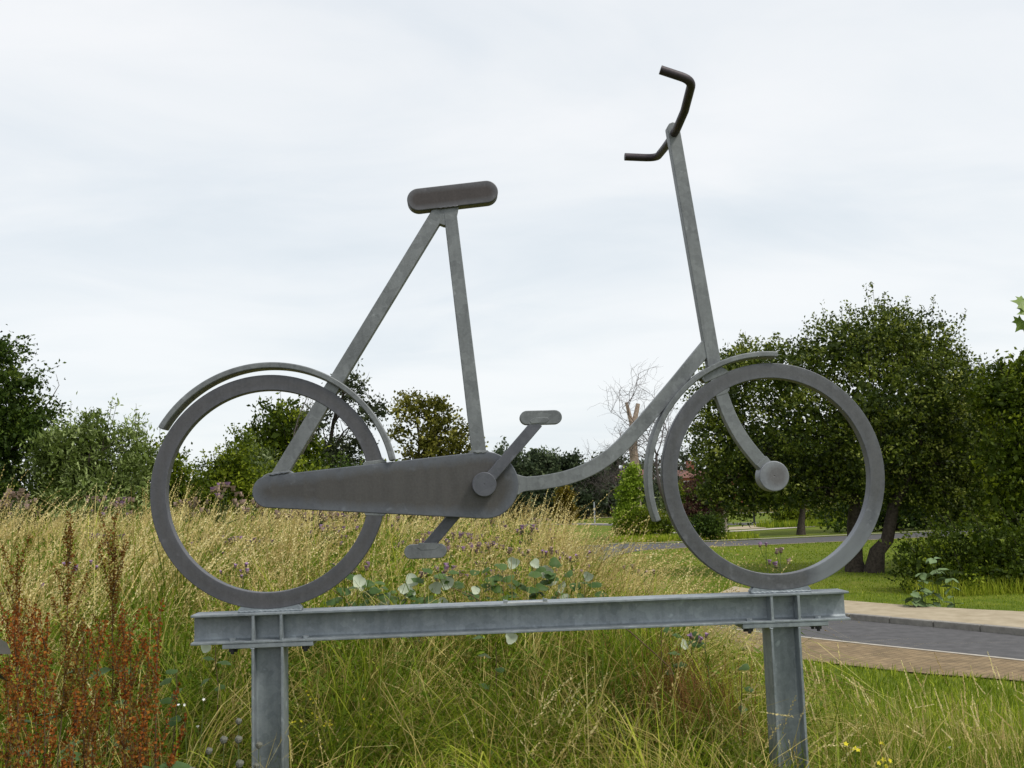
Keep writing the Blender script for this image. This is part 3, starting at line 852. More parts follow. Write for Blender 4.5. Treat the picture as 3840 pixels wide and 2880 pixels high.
def make_tree(name, loc, label, cat, mat, lobes, n_clump, per, clump_r, leaf, trunk=None, sprigs=None, group=None,
              seed=1, inner=0.5, aspect=0.6, bark=None, limbs=10, second=2, up=0.2, droop=0.0, base_tint=0.45, topshift=None, fill=0.35, fold=0.18):
    """lobes in world metres (cx,cy,cz,rx,ry,rz); trunk = (radius, top z) from loc upward"""
    rng = np.random.default_rng(seed)
    root = thing(name, loc, label, cat, group)
    O = np.array(loc, float); leaf = leaf*1.3
    P, ct, out, C = crown_points(lobes, n_clump, per, clump_r, rng, inner)
    V, F = leaves(P, leaf, rng, aspect, droop, up, fold, out*0.5)
    T = np.repeat(tint_of(ct, len(P), rng, base=base_tint), 4)
    parts = [(V, F, T)]
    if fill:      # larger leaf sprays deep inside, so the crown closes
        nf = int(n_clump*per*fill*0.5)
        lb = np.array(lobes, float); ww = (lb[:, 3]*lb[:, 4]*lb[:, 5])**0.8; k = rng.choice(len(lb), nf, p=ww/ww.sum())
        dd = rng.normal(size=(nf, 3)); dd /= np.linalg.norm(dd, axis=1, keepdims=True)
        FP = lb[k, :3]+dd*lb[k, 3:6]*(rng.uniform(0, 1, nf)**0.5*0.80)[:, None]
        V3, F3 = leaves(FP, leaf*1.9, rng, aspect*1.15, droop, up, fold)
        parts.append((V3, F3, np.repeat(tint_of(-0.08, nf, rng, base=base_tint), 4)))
    paths = []; twigs = []
    if sprigs:
        ns, ln, ps = sprigs[:3]
        lob = np.array(lobes)
        w_ = (lob[:, 3]*lob[:, 4]); w_ = w_/w_.sum()
        k = rng.choice(len(lob), ns, p=w_)
        a = rng.normal(size=(ns, 3)); a[:, 2] = np.abs(a[:, 2])*1.3+0.25; a /= np.linalg.norm(a, axis=1, keepdims=True)
        base = lob[k, :3]+a*lob[k, 3:6]*0.92
        dd = a*0.6+np.array([0, 0, 0.8]); dd /= np.linalg.norm(dd, axis=1, keepdims=True)
        if len(sprigs) > 3: dd = dd+np.array(sprigs[3]); dd /= np.linalg.norm(dd, axis=1, keepdims=True)
        lens = ln*rng.uniform(0.4, 1.3, ns)
        SP = sprig_points(base, dd, lens, ps, rng, leaf*0.75)
        V2, F2 = leaves(SP, leaf, rng, aspect, droop, up, fold)
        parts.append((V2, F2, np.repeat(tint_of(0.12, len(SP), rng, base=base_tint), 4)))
        for b_, d_, l_ in zip(base, dd, lens):
            twigs.append((np.stack([b_-d_*l_*0.5, b_+d_*l_*0.4, b_+d_*l_*0.95]), np.array([leaf*0.07, leaf*0.05, leaf*0.03])))
    if trunk is not None:
        r0, ztop = trunk[:2]
        top = np.array([O[0]+(topshift[0] if topshift else 0), O[1]+(topshift[1] if topshift else 0), ztop])
        far_idx = rng.choice(len(C), limbs, replace=False) if limbs else []
        pts_, tr = skeleton(O-np.array([0, 0, 0.15]), top, r0, [C[i] for i in far_idx], rng, second=second)
        paths += pts_
    V, F, T = join(parts)
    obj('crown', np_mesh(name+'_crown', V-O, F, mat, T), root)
    if paths:
        Vt, Ft = tubes_np(paths, 5)
        obj('trunk', np_mesh(name+'_trunk', Vt-O, Ft, bark or M_bark, smooth=True), root)
    if twigs:
        Vt, Ft = tubes_np(twigs, 4)
        obj('twigs', np_mesh(name+'_twigs', Vt-O, Ft, bark or M_bark, smooth=True), root)['kind'] = 'stuff'
    return root
def G(x, y):
    return float(gz(x, y))

# ================================================================ TREES AND SHRUBS
# left: big dark tree leaning in from the left edge, leafy saplings and hedge
make_tree('dark_tree', (-9.6, 16.5, G(-9.6, 16.5)), 'tall dark green tree with drooping branch tips cut by the left edge', 'tree', M_dark_tree,
          [(-9.3, 16.3, 3.9, 1.5, 1.2, 1.3), (-8.5, 16.2, 3.0, 1.2, 1.1, 0.9), (-9.0, 16.2, 1.9, 1.6, 1.2, 1.0), (-9.9, 16.4, 4.7, 1.3, 1.0, 1.0), (-7.75, 16.0, 3.2, 0.55, 0.6, 0.35), (-8.3, 16.1, 1.3, 1.0, 0.8, 0.8), (-8.5, 16.0, 4.85, 0.55, 0.5, 0.3), (-8.1, 16.0, 4.3, 0.55, 0.5, 0.3), (-8.2, 16.2, 3.7, 0.9, 0.8, 0.5), (-9.3, 16.2, 5.0, 1.2, 0.9, 0.5)],
          900, 30, 0.32, 0.066, (0.17, 4.6), (36, 0.45, 14, (0.7, 0, -0.5)), seed=3, aspect=0.62, limbs=14, droop=0.3)
make_tree('ash_sapling', (-6.1, 15.0, G(-6.1, 15)), 'leafy ash sapling with upright shoots beside the dark tree at left', 'shrub', M_bright,
          [(-6.55, 15, 2.75, 0.55, 0.5, 0.6), (-6.0, 15, 2.95, 0.5, 0.4, 0.55), (-5.35, 15, 2.55, 0.38, 0.4, 0.75), (-6.1, 15, 2.0, 0.95, 0.6, 0.7), (-5.9, 14.8, 1.5, 1.0, 0.6, 0.6)],
          420, 30, 0.20, 0.078, (0.04, 3.1), (30, 0.45, 16), seed=4, aspect=0.34, limbs=8, base_tint=0.72, up=0.6)
make_tree('ash_sapling', (-6.85, 15.4, G(-6.85, 15.4)), 'taller narrow sapling growing between dark tree and ash sapling', 'shrub', M_bright,
          [(-6.9, 15.3, 2.5, 0.5, 0.5, 0.8), (-6.9, 15.3, 1.6, 0.7, 0.5, 0.6)],
          190, 30, 0.20, 0.074, (0.03, 3.0), (8, 0.4, 14), seed=5, aspect=0.36, limbs=5, base_tint=0.6, up=0.5)
hedge_spec = [(-8.4, 14.6, 0.9, 1.7, 'dark hedge bush under the tall tree at the left edge', M_dark_tree, 0.35, 21),
              (-6.8, 15.4, 0.85, 1.7, 'dark hedge bush below the ash sapling', M_hedge, 0.30, 22),
              (-5.1, 16.4, 1.0, 2.15, 'hedge bush with light tips left of the rear wheel', M_hedge, 0.45, 23),
              (-4.1, 17.4, 1.1, 2.15, 'yellow-green bramble bush seen through the rear wheel', M_hedge, 0.55, 24),
              (-2.9, 18.6, 1.1, 2.1, 'rounded bramble bush behind the chain guard tip', M_hedge, 0.58, 25),
              (-1.6, 19.6, 1.1, 2.0, 'low dark bush behind the chain guard', M_dark_tree, 0.5, 26),
              (-0.3, 20.6, 1.1, 1.8, 'low dark bush right of the tyre below the chain guard', M_dark_tree, 0.5, 27),
              (1.0, 21.5, 1.0, 1.5, 'last dark bush of the hedge below the crank', M_dark_tree, 0.5, 28)]
for (hx, hy, hr, hz_, lab, mm, bt, sd) in hedge_spec:
    rng = np.random.default_rng(sd)
    lobes = [(hx+rng.uniform(-.5, .5), hy+rng.uniform(-.3, .3), G(hx, hy)+hz_*rng.uniform(0.35, 0.85)+0.3, hr*rng.uniform(.5, .8), hr*0.6, hz_*rng.uniform(.4, .55)) for _ in range(5)]
    lobes.append((hx, hy, G(hx, hy)+0.5, hr*1.05, hr*0.8, 0.9))
    make_tree('hedge_bush', (hx, hy, G(hx, hy)), lab, 'bush', mm, lobes, 620, 24, 0.22, 0.060, (0.03, G(hx, hy)+hz_), (14, 0.35, 12), seed=sd, aspect=0.6,
              limbs=5, second=1, base_tint=bt, inner=0.35)
# middle distance behind the rear wheel
make_tree('ash_tree', (-6.0, 34, -0.8), 'dense green tree topped by two leafy shoots behind the rear wheel', 'tree', M_hedge,
          [(-5.7, 34, 4.3, 1.25, 1.2, 1.3), (-6.4, 34, 3.4, 1.2, 1.1, 1.2), (-5.1, 34, 3.2, 1.1, 1.1, 1.3), (-5.9, 34, 2.0, 1.7, 1.3, 1.3)],
          420, 24, 0.30, 0.13, (0.12, 5.0), (14, 0.6, 16), seed=31, base_tint=0.34, limbs=8)
for sx_, sz_, sd in ((-5.95, 5.35, 1), (-5.25, 5.2, 2)):
    pass
make_tree('willow_bush', (-5.9, 28, -0.6), 'pale silvery willow bush seen through the rear wheel', 'bush', M_willow,
          [(-5.75, 28, 2.75, 1.0, 0.9, 0.75), (-6.4, 28, 2.35, 0.8, 0.8, 0.6), (-5.0, 28, 2.3, 0.8, 0.8, 0.7), (-5.8, 28, 1.5, 1.5, 1.0, 0.9)],
          330, 26, 0.26, 0.11, (0.06, 2.8), (30, 0.4, 12), seed=32, aspect=0.28, limbs=6, up=0.7)
make_tree('bare_sapling', (-4.6, 33, -0.8), 'thin leafless reddish twigs between the rear wheel and the seat stay', 'tree', M_grey,
          [(-4.5, 33, 4.6, 0.5, 0.5, 0.6)], 6, 6, 0.2, 0.07, (0.05, 5.6), (16, 0.9, 2), seed=37, bark=M_twig, limbs=6, second=3)
make_tree('grey_leaved_tree', (-3.9, 36, -0.8), 'open grey-green tree with dark limbs showing through the rear wheel and mudguard', 'tree', M_grey,
          [(-3.3, 36, 6.3, 0.7, 0.6, 0.7), (-2.5, 36, 5.3, 0.85, 0.7, 0.55), (-4.7, 36, 5.0, 0.7, 0.6, 0.6), (-3.9, 36, 3.6, 1.1, 1.0, 0.8), (-3.6, 36, 2.4, 1.6, 1.2, 1.1), (-2.9, 36, 4.0, 0.5, 0.6, 0.5)],
          165, 34, 0.42, 0.115, (0.15, 6.6), (26, 0.5, 10), seed=33, aspect=0.5, limbs=16, second=4, base_tint=0.45, topshift=(0.5, 0))
make_tree('green_shrub', (-4.2, 30, -0.7), 'mid green shrub between willow bush and grey tree', 'bush', M_hedge,
          [(-4.1, 30, 2.0, 0.9, 0.8, 0.9), (-3.3, 30, 1.7, 0.9, 0.8, 0.8), (-2.4, 30, 1.5, 0.8, 0.8, 0.8)], 190, 22, 0.26, 0.10, (0.04, 2.4), (12, 0.35, 10), seed=34, base_tint=0.5, limbs=4)
make_tree('golden_tree', (-0.2, 32, -0.8), 'olive gold broadleaved tree right of the mudguard tip', 'tree', M_gold,
          [(-0.75, 32, 5.0, 0.65, 0.6, 0.55), (0.05, 32, 4.7, 0.75, 0.7, 0.85), (-1.1, 32, 4.05, 0.42, 0.5, 0.35), (0.55, 32, 3.9, 0.95, 0.8, 0.8), (1.3, 32, 3.4, 0.7, 0.7, 0.5), (-0.2, 32, 3.2, 0.9, 0.8, 0.7), (0.4, 32, 2.3, 1.5, 1.0, 0.9)],
          300, 26, 0.25, 0.098, (0.10, 5.3), (26, 0.38, 12), seed=35, fill=0.12, aspect=0.7, limbs=16, second=3, base_tint=0.55)
make_tree('green_shrub', (-1.3, 27, -0.6), 'yellow-green shrub behind the top edge of the chain guard', 'bush', M_hedge,
          [(-1.3, 27, 2.0, 0.8, 0.7, 0.7), (-0.4, 27, 1.9, 0.8, 0.7, 0.6), (0.6, 27, 1.7, 0.9, 0.7, 0.6)], 190, 22, 0.24, 0.10, (0.04, 2.3), (14, 0.35, 10), seed=36, base_tint=0.6, limbs=4)
# far row of trees beyond the field
far_spec = [(3.5, 92, 5.6, 2.6, 'grey-green far tree just right of the seat tube'), (6.6, 95, 7.2, 2.8, 'tallest rounded far tree behind the crank arm'),
            (9.6, 96, 6.4, 2.5, 'rounded far tree right of the crank arm'), (12.2, 98, 6.0, 1.9, 'spiky topped far tree above the down tube'),
            (14.6, 100, 4.9, 2.2, 'low dark far tree behind the down tube'), (17.4, 104, 6.2, 1.7, 'thin topped far tree beside the dead trunk'),
            (20.2, 106, 4.6, 2.6, 'low far tree behind the lime green sapling'), (24.5, 112, 3.6, 2.6, 'low far tree left of the front wheel')]
for i, (tx, ty, h, r, lab) in enumerate(far_spec):
    rng = np.random.default_rng(50+i)
    lobes = [(tx+rng.uniform(-.5, .5)*r, ty, h*rng.uniform(.45, .8), r*rng.uniform(.5, .75), r*.6, h*rng.uniform(.2, .3)) for _ in range(5)] + [(tx, ty, h*0.25, r*1.2, r, h*0.32)]
    make_tree('far_tree', (tx, ty, -0.8), lab, 'tree', M_far, lobes, 190, 20, 0.62, 0.28, (0.18, h*0.9), (16, 0.8, 10), group='trees in the far row', seed=60+i, limbs=6, second=1, base_tint=[.45, .55, .5, .35, .35, .45, .4, .4][i])
rng = np.random.default_rng(99)
# far wood: reads as one mass
lobes = [(x, 150+rng.uniform(-4, 4), rng.uniform(1.5, 5.2), 4.5, 3, rng.uniform(2.2, 3.6)) for x in np.arange(-40, 130, 4.0)]
P, ct, out, C = crown_points(lobes, 2600, 10, 1.6, rng, 0.6)
V, F = leaves(P, 0.75, rng, 0.7, 0, 0.2, 0.2, out)
o = obj('far_wood', np_mesh('far_wood', V, F, M_far, np.repeat(tint_of(ct, len(P), rng, base=0.36), 4)))
tag(o, 'dark far-off belt of trees closing the view behind the field', kind='stuff')
rng = np.random.default_rng(98)
lobes = [(x, 104+rng.uniform(-2, 2), -0.5+rng.uniform(0, 0.5), 1.6, 1.2, rng.uniform(0.4, 1.1)) for x in np.arange(4, 60, 1.6)]
P, ct, out, C = crown_points(lobes, 900, 12, 0.5, rng, 0.4)
V, F = leaves(P, 0.34, rng, 0.4, 0, 0.8, 0.2, out)
o = obj('field_scrub', np_mesh('field_scrub', V, F, M_willow, np.repeat(tint_of(ct, len(P), rng, base=0.35), 4)))
tag(o, 'low scrubby growth along the back of the dry field', kind='stuff')

# dead trunk, bare tree, saplings in the middle distance
sn = thing('dead_trunk', (17.0, 85, -0.8), 'pale dead tree trunk with forked sawn top behind the down tube', 'tree')
rng = np.random.default_rng(5)
tr_ = wander((0, 0, -0.2), (0.05, 0, 8.6), 8, 0.06, rng)
f1 = wander((0.05, 0, 8.3), (-0.45, 0, 10.7), 5, 0.06, rng); f2 = wander((0.05, 0, 8.3), (0.62, 0, 10.55), 5, 0.04, rng)
V, F = tubes_np([(tr_, np.linspace(0.52, 0.34, 8)), (f1, np.linspace(0.24, 0.14, 5)), (f2, np.linspace(0.27, 0.19, 5))], 8)
obj('trunk', np_mesh('dead_trunk', V, F, M_bark_pale, smooth=True), sn)
def bare_tree(name, loc, h, spread, seed, label, n=14, lean=0.0):
    rng = np.random.default_rng(seed)
    root = thing(name, loc, label, 'tree')
    paths = []
    def grow(p, d, ln, r, lev):
        k = 6
        pts = [p]
        dd = d.copy()
        for _ in range(k):
            dd = dd+rng.normal(0, 0.22, 3)+np.array([0, 0, 0.03]); dd /= np.linalg.norm(dd)
            pts.append(pts[-1]+dd*ln/k)
        pts = np.array(pts)
        paths.append((pts, np.linspace(r, r*0.45, k+1)))
        if lev == 0 or r < 0.008: return
        for _ in range(5 if lev > 1 else 4):
            j = rng.integers(2, k+1)
            nd = dd*0.5+rng.normal(0, 0.6, 3); nd /= np.linalg.norm(nd)
            grow(pts[j], nd, ln*rng.uniform(0.5, 0.75), r*0.55, lev-1)
    grow(np.array([0, 0, -0.2]), np.array([lean, 0, 1.0]), h*0.55, h*0.022, 0)
    top = paths[0][0]
    for _ in range(n):
        j = rng.integers(3, 7)
        nd = np.array([rng.uniform(-1, 1)*spread+lean, rng.uniform(-.5, .5), rng.uniform(0.3, 1)]); nd /= np.linalg.norm(nd)
        grow(top[j], nd, h*rng.uniform(0.2, 0.42), h*0.0055, 3)
    V, F = tubes_np(paths, 3)
    obj('branches', np_mesh(name, V, F, M_twig), root)
bare_tree('bare_tree', (20.9, 86, -0.8), 12.8, 0.9, 8, 'leafless twiggy tree reaching up left of the front wheel', 9)
bare_tree('bare_tree', (16.4, 87, -0.8), 9.2, 1.2, 12, 'leafless spreading tree behind the pale dead trunk', 7, -0.25)
make_tree('lime_sapling', (10.6, 50, -0.8), 'slim lime green sapling in front of the dead trunk', 'tree', M_lime,
          [(10.55, 50, 2.35, 0.55, 0.5, 0.65), (10.4, 50, 1.6, 0.72, 0.6, 0.75), (10.3, 50, 0.8, 0.62, 0.6, 0.75), (10.0, 50, 0.2, 0.5, 0.5, 0.7), (10.6, 50, 2.9, 0.3, 0.3, 0.3)],
          190, 20, 0.26, 0.12, (0.05, 2.9), (10, 0.35, 10), seed=71, base_tint=0.55, aspect=0.6, limbs=6)
make_tree('round_bush', (10.9, 49, -0.8), 'low spreading green bush at the foot of the lime sapling', 'bush', M_hedge,
          [(10.0, 49, -0.1, 0.8, 0.7, 0.65), (10.9, 49, 0.1, 0.9, 0.8, 0.75), (11.8, 49, -0.1, 0.85, 0.7, 0.7), (10.9, 48.6, -0.4, 1.5, 0.8, 0.5)],
          230, 20, 0.24, 0.10, None, (12, 0.3, 8), seed=72, base_tint=0.5, inner=0.4)
make_tree('bronze_shrub', (10.35, 83, -0.8), 'upright bronze-brown conifer shrub below the down tube', 'bush', M_bronze,
          [(10.3, 83, 0.3, 0.95, 0.8, 1.2), (10.4, 83, 1.5, 0.75, 0.7, 1.0), (10.55, 83, 0.2, 0.9, 0.7, 0.9)],
          230, 18, 0.32, 0.16, None, (12, 0.3, 8), seed=73, base_tint=0.4, inner=0.45)
make_tree('spiny_bush', (13.3, 44.7, -0.8), 'dark glossy rounded bush at the lower left inside the front wheel', 'bush', M_dark_tree,
          [(13.0, 44.7, -0.1, 0.75, 0.6, 0.7), (13.6, 44.7, -0.15, 0.65, 0.6, 0.65), (13.3, 44.7, -0.4, 1.0, 0.7, 0.4)],
          190, 20, 0.20, 0.09, None, (10, 0.25, 8), seed=74, base_tint=0.4, inner=0.4)
make_tree('purple_leaved_tree', (13.6, 46.5, -0.8), 'dark purple-tinged small tree behind the left side of the front wheel', 'tree', M_purple,
          [(13.5, 46.5, 1.5, 0.95, 0.8, 1.1), (13.0, 46.5, 0.6, 0.55, 0.6, 0.7), (14.1, 46.5, 0.7, 0.7, 0.6, 0.8)],
          160, 20, 0.26, 0.10, (0.08, 2.2), (8, 0.3, 8), seed=75, base_tint=0.45)
make_tree('slender_tree', (26.7, 66.3, -0.8), 'small tree with bare curved trunk seen inside the front wheel', 'tree', M_dark_tree,
          [(25.6, 66.3, 3.2, 2.4, 1.5, 1.0), (27.3, 66.3, 3.0, 2.0, 1.5, 1.0), (22.6, 66.3, 2.6, 1.3, 1.2, 1.0), (23.0, 66.0, 1.2, 0.8, 0.8, 1.0)],
          330, 20, 0.4, 0.16, (0.22, 3.8), None, seed=76, base_tint=0.35, limbs=8, topshift=(-1.0, 0))
make_tree('round_bush', (24.0, 60.5, -0.8), 'yellow-green bushes around the slender trunk inside the front wheel', 'bush', M_hedge,
          [(22.6, 60.5, -0.2, 1.3, 0.9, 0.9), (24.5, 60.5, -0.4, 1.6, 0.9, 0.8), (26.3, 60.5, -0.1, 1.3, 0.9, 1.0)],
          230, 20, 0.32, 0.13, None, (10, 0.3, 8), seed=77, base_tint=0.55, inner=0.4)
make_tree('grey_bush', (23.0, 95, -0.8), 'pale grey-green bush beyond the round sign', 'bush', M_willow,
          [(22.9, 95, 0.8, 1.7, 1.2, 1.4)], 90, 18, 0.4, 0.2, None, (8, 0.3, 8), seed=78, base_tint=0.5)

make_tree('round_bush', (19.2, 70, -0.8), 'mid green bush hiding the lower half of the brick houses inside the front wheel', 'bush', M_hedge,
          [(18.4, 70, 0.6, 1.3, 1.0, 1.5), (17.9, 70, 1.0, 1.1, 1.0, 1.5), (20.2, 70, 0.4, 1.5, 1.0, 1.4), (19.2, 70, 1.5, 0.9, 0.8, 0.8)], 260, 20, 0.35, 0.14, None, (12, 0.35, 8), seed=79, base_tint=0.45, inner=0.4)
# right: the big spreading tree over the lawn
BT = (12.4, 23.3, -0.8)
big_lobes = [(9.0, 24.5, 4.3, 1.1, 1.2, 1.2), (8.9, 24.2, 2.9, 1.2, 1.2, 1.0), (9.4, 24.2, 1.9, 1.3, 1.2, 0.75), (10.5, 23.6, 4.9, 1.4, 1.4, 1.1), (9.7, 24.8, 5.4, 0.8, 0.9, 0.6),
             (10.9, 23.2, 3.4, 1.4, 1.3, 1.2), (11.0, 24.0, 2.1, 1.5, 1.3, 0.8), (12.2, 23.6, 5.5, 1.3, 1.3, 1.0), (13.6, 23.8, 5.9, 1.4, 1.3, 1.1), (14.9, 24.2, 5.7, 1.3, 1.3, 1.0),
             (12.6, 22.6, 4.0, 1.5, 1.2, 1.1), (14.3, 22.8, 4.2, 1.5, 1.2, 1.2), (15.7, 24.0, 4.6, 1.1, 1.2, 1.0), (12.9, 22.8, 2.6, 1.4, 1.2, 0.9), (14.6, 23.4, 2.7, 1.4, 1.2, 1.1), (15.8, 24.0, 2.8, 1.2, 1.2, 1.3),
             (8.35, 24.0, 2.0, 0.6, 0.8, 0.9), (9.0, 23.8, 1.2, 0.7, 0.8, 0.45), (10.2, 23.4, 1.5, 0.9, 0.8, 0.4), (11.6, 23.9, 1.5, 1.0, 0.8, 0.5), (13.2, 24.2, 1.7, 1.0, 0.8, 0.6), (15.0, 24.5, 1.4, 1.3, 0.8, 0.9), (17.0, 24.6, 3.6, 0.9, 0.9, 1.0), (16.6, 24.6, 1.6, 1.0, 0.9, 1.2), (17.7, 24.4, 4.4, 0.8, 0.9, 0.8), (17.9, 24.4, 2.6, 0.9, 0.9, 1.3), (14.0, 23.4, 1.35, 1.1, 0.9, 0.55), (15.6, 23.6, 1.1, 1.2, 0.9, 0.8), (12.3, 23.2, 1.75, 0.9, 0.8, 0.4)]
big = make_tree('broadleaf_tree', BT, 'broad spreading green tree with two dark trunks behind the front wheel', 'tree', M_olive, big_lobes,
                2700, 28, 0.32, 0.080, None, (170, 0.60, 26), seed=80, aspect=0.6, base_tint=0.50, inner=0.60, fill=0.3)
rng = np.random.default_rng(81)
bp_ = []
for (bx, by, tx, ty, tz, r) in ((-0.1, 0.3, -0.3, 0.5, 4.0, 0.26), (0.15, -0.2, 2.0, -0.1, 4.4, 0.22)):
    pth, _ = skeleton(np.array([bx, by, -0.2]), np.array([tx, ty, tz]), r, [np.array(l[:3])-np.array(BT) for l in big_lobes if (l[0]-BT[0])*(1 if tx > 0 else -1) > -0.3], rng, second=2, start=0.55)
    bp_ += pth
V, F = tubes_np(bp_, 7)
obj('trunk', np_mesh('broadleaf_trunk', V, F, M_bark, smooth=True), big)
# dark wood closing the view behind the big tree
for i, (tx, ty, r, h, lab) in enumerate(((19.0, 47.5, 3.2, 5.6, 'dark tree standing over the distant road behind the front wheel'), (25.0, 49.0, 3.6, 6.8, 'dark tree over the distant road right of the twin trunks'), (30.5, 50.0, 3.8, 7.4, 'dark tree behind the right side of the big spreading tree'), (36, 51.0, 3.8, 7.6, 'dark tree on the road side near the right edge'))):
    rng = np.random.default_rng(90+i)
    lb = [(tx+rng.uniform(-.6, .6)*r, ty+rng.uniform(-1, 1), h*rng.uniform(.35, .75), r*.7, 1.6, h*.26) for _ in range(6)]
    if i: lb += [(tx, ty, 0.9, r*1.15, 1.8, 1.7), (tx-1, ty-0.5, 0.0, r*1.1, 1.5, 1.0)]
    make_tree('dark_tree', (tx, ty, -0.8), lab, 'tree', M_dark_tree, lb, 420, 22, 0.6, 0.2, (0.2, h*.8), (10, 0.5, 8), seed=100+i, base_tint=0.14, limbs=6, second=1)
make_tree('edge_tree', (16.4, 20.5, -0.8), 'green tree with low branches at the right edge', 'tree', M_hedge,
          [(15.9, 20.5, 3.6, 1.1, 1.0, 1.2), (15.3, 20.3, 2.2, 1.0, 1.0, 1.1), (16.2, 20.3, 2.0, 1.2, 1.0, 1.3), (15.2, 20.2, 0.8, 1.0, 0.9, 0.9), (15.9, 20.0, 0.2, 1.2, 1.0, 0.9), (17.0, 20.5, 3.0, 1.2, 1, 1.8), (15.2, 20.6, 3.9, 0.8, 0.8, 0.7), (15.9, 20.5, 4.5, 0.7, 0.8, 0.6)],
          560, 24, 0.30, 0.10, (0.12, 4.2), (24, 0.4, 12), seed=110, base_tint=0.36, aspect=0.55, limbs=8)
make_tree('bramble_bush', (12.9, 17.6, -0.8), 'low dark bramble bush spreading on the lawn at the right', 'bush', M_hedge,
          [(11.6, 17.8, -0.15, 0.8, 0.8, 0.65), (12.6, 17.8, 0.05, 1.0, 0.9, 0.75), (13.7, 17.8, 0.0, 1.0, 0.9, 0.9), (11.9, 17.3, -0.5, 1.1, 0.8, 0.4), (13.4, 17.2, -0.5, 1.2, 0.9, 0.45)],
          420, 22, 0.22, 0.07, None, (36, 0.4, 10, (-0.5, 0, 0.2)), seed=111, base_tint=0.26, inner=0.35)
# leafy right-edge twig of a maple
mp_root = thing('maple_branch', (5.66, 3.0, 3.03), 'bright green lobed maple leaves poking in at the right edge', 'branch')
M_maple = simple_mat('maple_leaf', (0.10, 0.17, 0.015), (0.17, 0.25, 0.03), 9, 0.5, 0.4)
def maple_leaf_mesh(s):
    pts = [(0, 0), (0.18, 0.02), (0.48, -0.12), (0.42, 0.1), (0.72, 0.2), (0.5, 0.36), (0.56, 0.6), (0.3, 0.5), (0.16, 0.62), (0.0, 1.0), (-0.16, 0.62), (-0.3, 0.5), (-0.56, 0.6), (-0.5, 0.36), (-0.72, 0.2), (-0.42, 0.1), (-0.48, -0.12), (-0.18, 0.02)]
    bm = bmesh.new()
    c = bm.verts.new((0, 0.3*s, 0.03*s))
    v = [bm.verts.new((x*s, y*s, -0.10*s*abs(x))) for x, y in pts]
    for i in range(len(v)):
        bm.faces.new((c, v[i], v[(i+1) % len(v)]))
    return bm_mesh('maple_leaf', bm, M_maple)
mm_ = maple_leaf_mesh(0.13)
random.seed(4)
for i, (dx, dz, r_) in enumerate(((-0.02, 0.04, 70), (0.0, -0.03, 100), (-0.01, -0.10, 150), (0.1, 0.08, 60), (0.12, -0.02, 120), (0.13, -0.13, 170), (0.2, 0.03, 90))):
    lf = obj('leaf', mm_, mp_root, (dx, random.uniform(-.05, .05), dz))
    lf.rotation_euler = (math.radians(75+random.uniform(-25, 25)), math.radians(random.uniform(-25, 25)), 0)
    lf.rotation_euler.rotate_axis('Z', math.radians(r_))
bm = bmesh.new(); tube_bm(bm, [(0.0, 0, -0.02), (0.2, 0.02, 0.0), (0.6, 0.1, 0.12), (1.4, 0.2, 0.2)], [0.003, 0.005, 0.009, 0.016], 6)
obj('twig', bm_mesh('twig', bm, M_bark, True), mp_root)

# ================================================================ STREET FURNITURE AND HOUSES FAR OFF
M_black = simple_mat('black_paint', (0.012, 0.013, 0.014), (0.022, 0.023, 0.024), 20, 0.5, 0.4)
M_postgrey = simple_mat('grey_post', (0.22, 0.24, 0.26), (0.32, 0.34, 0.36), 10, 0.6, 0.4)
M_stake = simple_mat('pale_timber', (0.25, 0.22, 0.17), (0.38, 0.34, 0.28), 10, 0.9, 0.2)
sg = thing('round_sign', (21.45, 64, -0.8), 'black back of a round sign on a thin black pole seen inside the front wheel', 'sign')
bm = bmesh.new(); tube_bm(bm, [(0, 0, -0.2), (0, 0, 2.1)], 0.075, 10)
obj('pole', bm_mesh('pole', bm, M_black, True, 50), sg)
bm = bmesh.new(); tube_bm(bm, [(0, 0.09, 1.72), (0, 0.12, 1.72)], 0.50, 32)
obj('sign_disc', bm_mesh('sign_disc', bm, M_black, True, 50), sg)
bm = bmesh.new(); box_bm(bm, -0.3, 0.3, 0.072, 0.09, 1.62, 1.67); box_bm(bm, -0.3, 0.3, 0.072, 0.09, 1.80, 1.85)
tag(obj('bracket', bm_mesh('bracket', bm, M_black), sg))
pl_ = thing('marker_post', (12.55, 80, -0.8), 'thin grey post standing between the brown shrub and the lime sapling', 'post')
bm = bmesh.new(); tube_bm(bm, [(0, 0, -0.2), (0, 0, 1.85)], 0.06, 8); obj('post_shaft', bm_mesh('post_shaft', bm, M_postgrey, True, 50), pl_)
bm = bmesh.new(); box_bm(bm, -0.09, 0.09, -0.075, -0.062, 1.15, 1.35); obj('post_band', bm_mesh('post_band', bm, M_pale_edge), pl_)
pk = thing('timber_stake', (17.0, 55, -0.8), 'pale timber stake beside the dark bush inside the front wheel', 'post')
bm = bmesh.new(); box_bm(bm, -0.10, 0.10, -0.1, 0.1, -0.2, 1.25)
bmesh.ops.bevel(bm, geom=bm.edges[:], offset=0.02, segments=1, affect='EDGES')
obj('stake_shaft', bm_mesh('stake_shaft', bm, M_stake), pk)
for i, (sx, lab) in enumerate(((18.9, 'thin pale tree stake on the lawn left of two'), (19.9, 'thin pale tree stake on the lawn right of two'))):
    t_ = thing('tree_stake', (sx, 71, -0.8), lab, 'post')
    bm = bmesh.new(); tube_bm(bm, [(0, 0, -0.2), (0.03, 0, 1.5)], 0.045, 6); obj('stake_shaft', bm_mesh('stake_shaft', bm, M_stake, True, 50), t_)

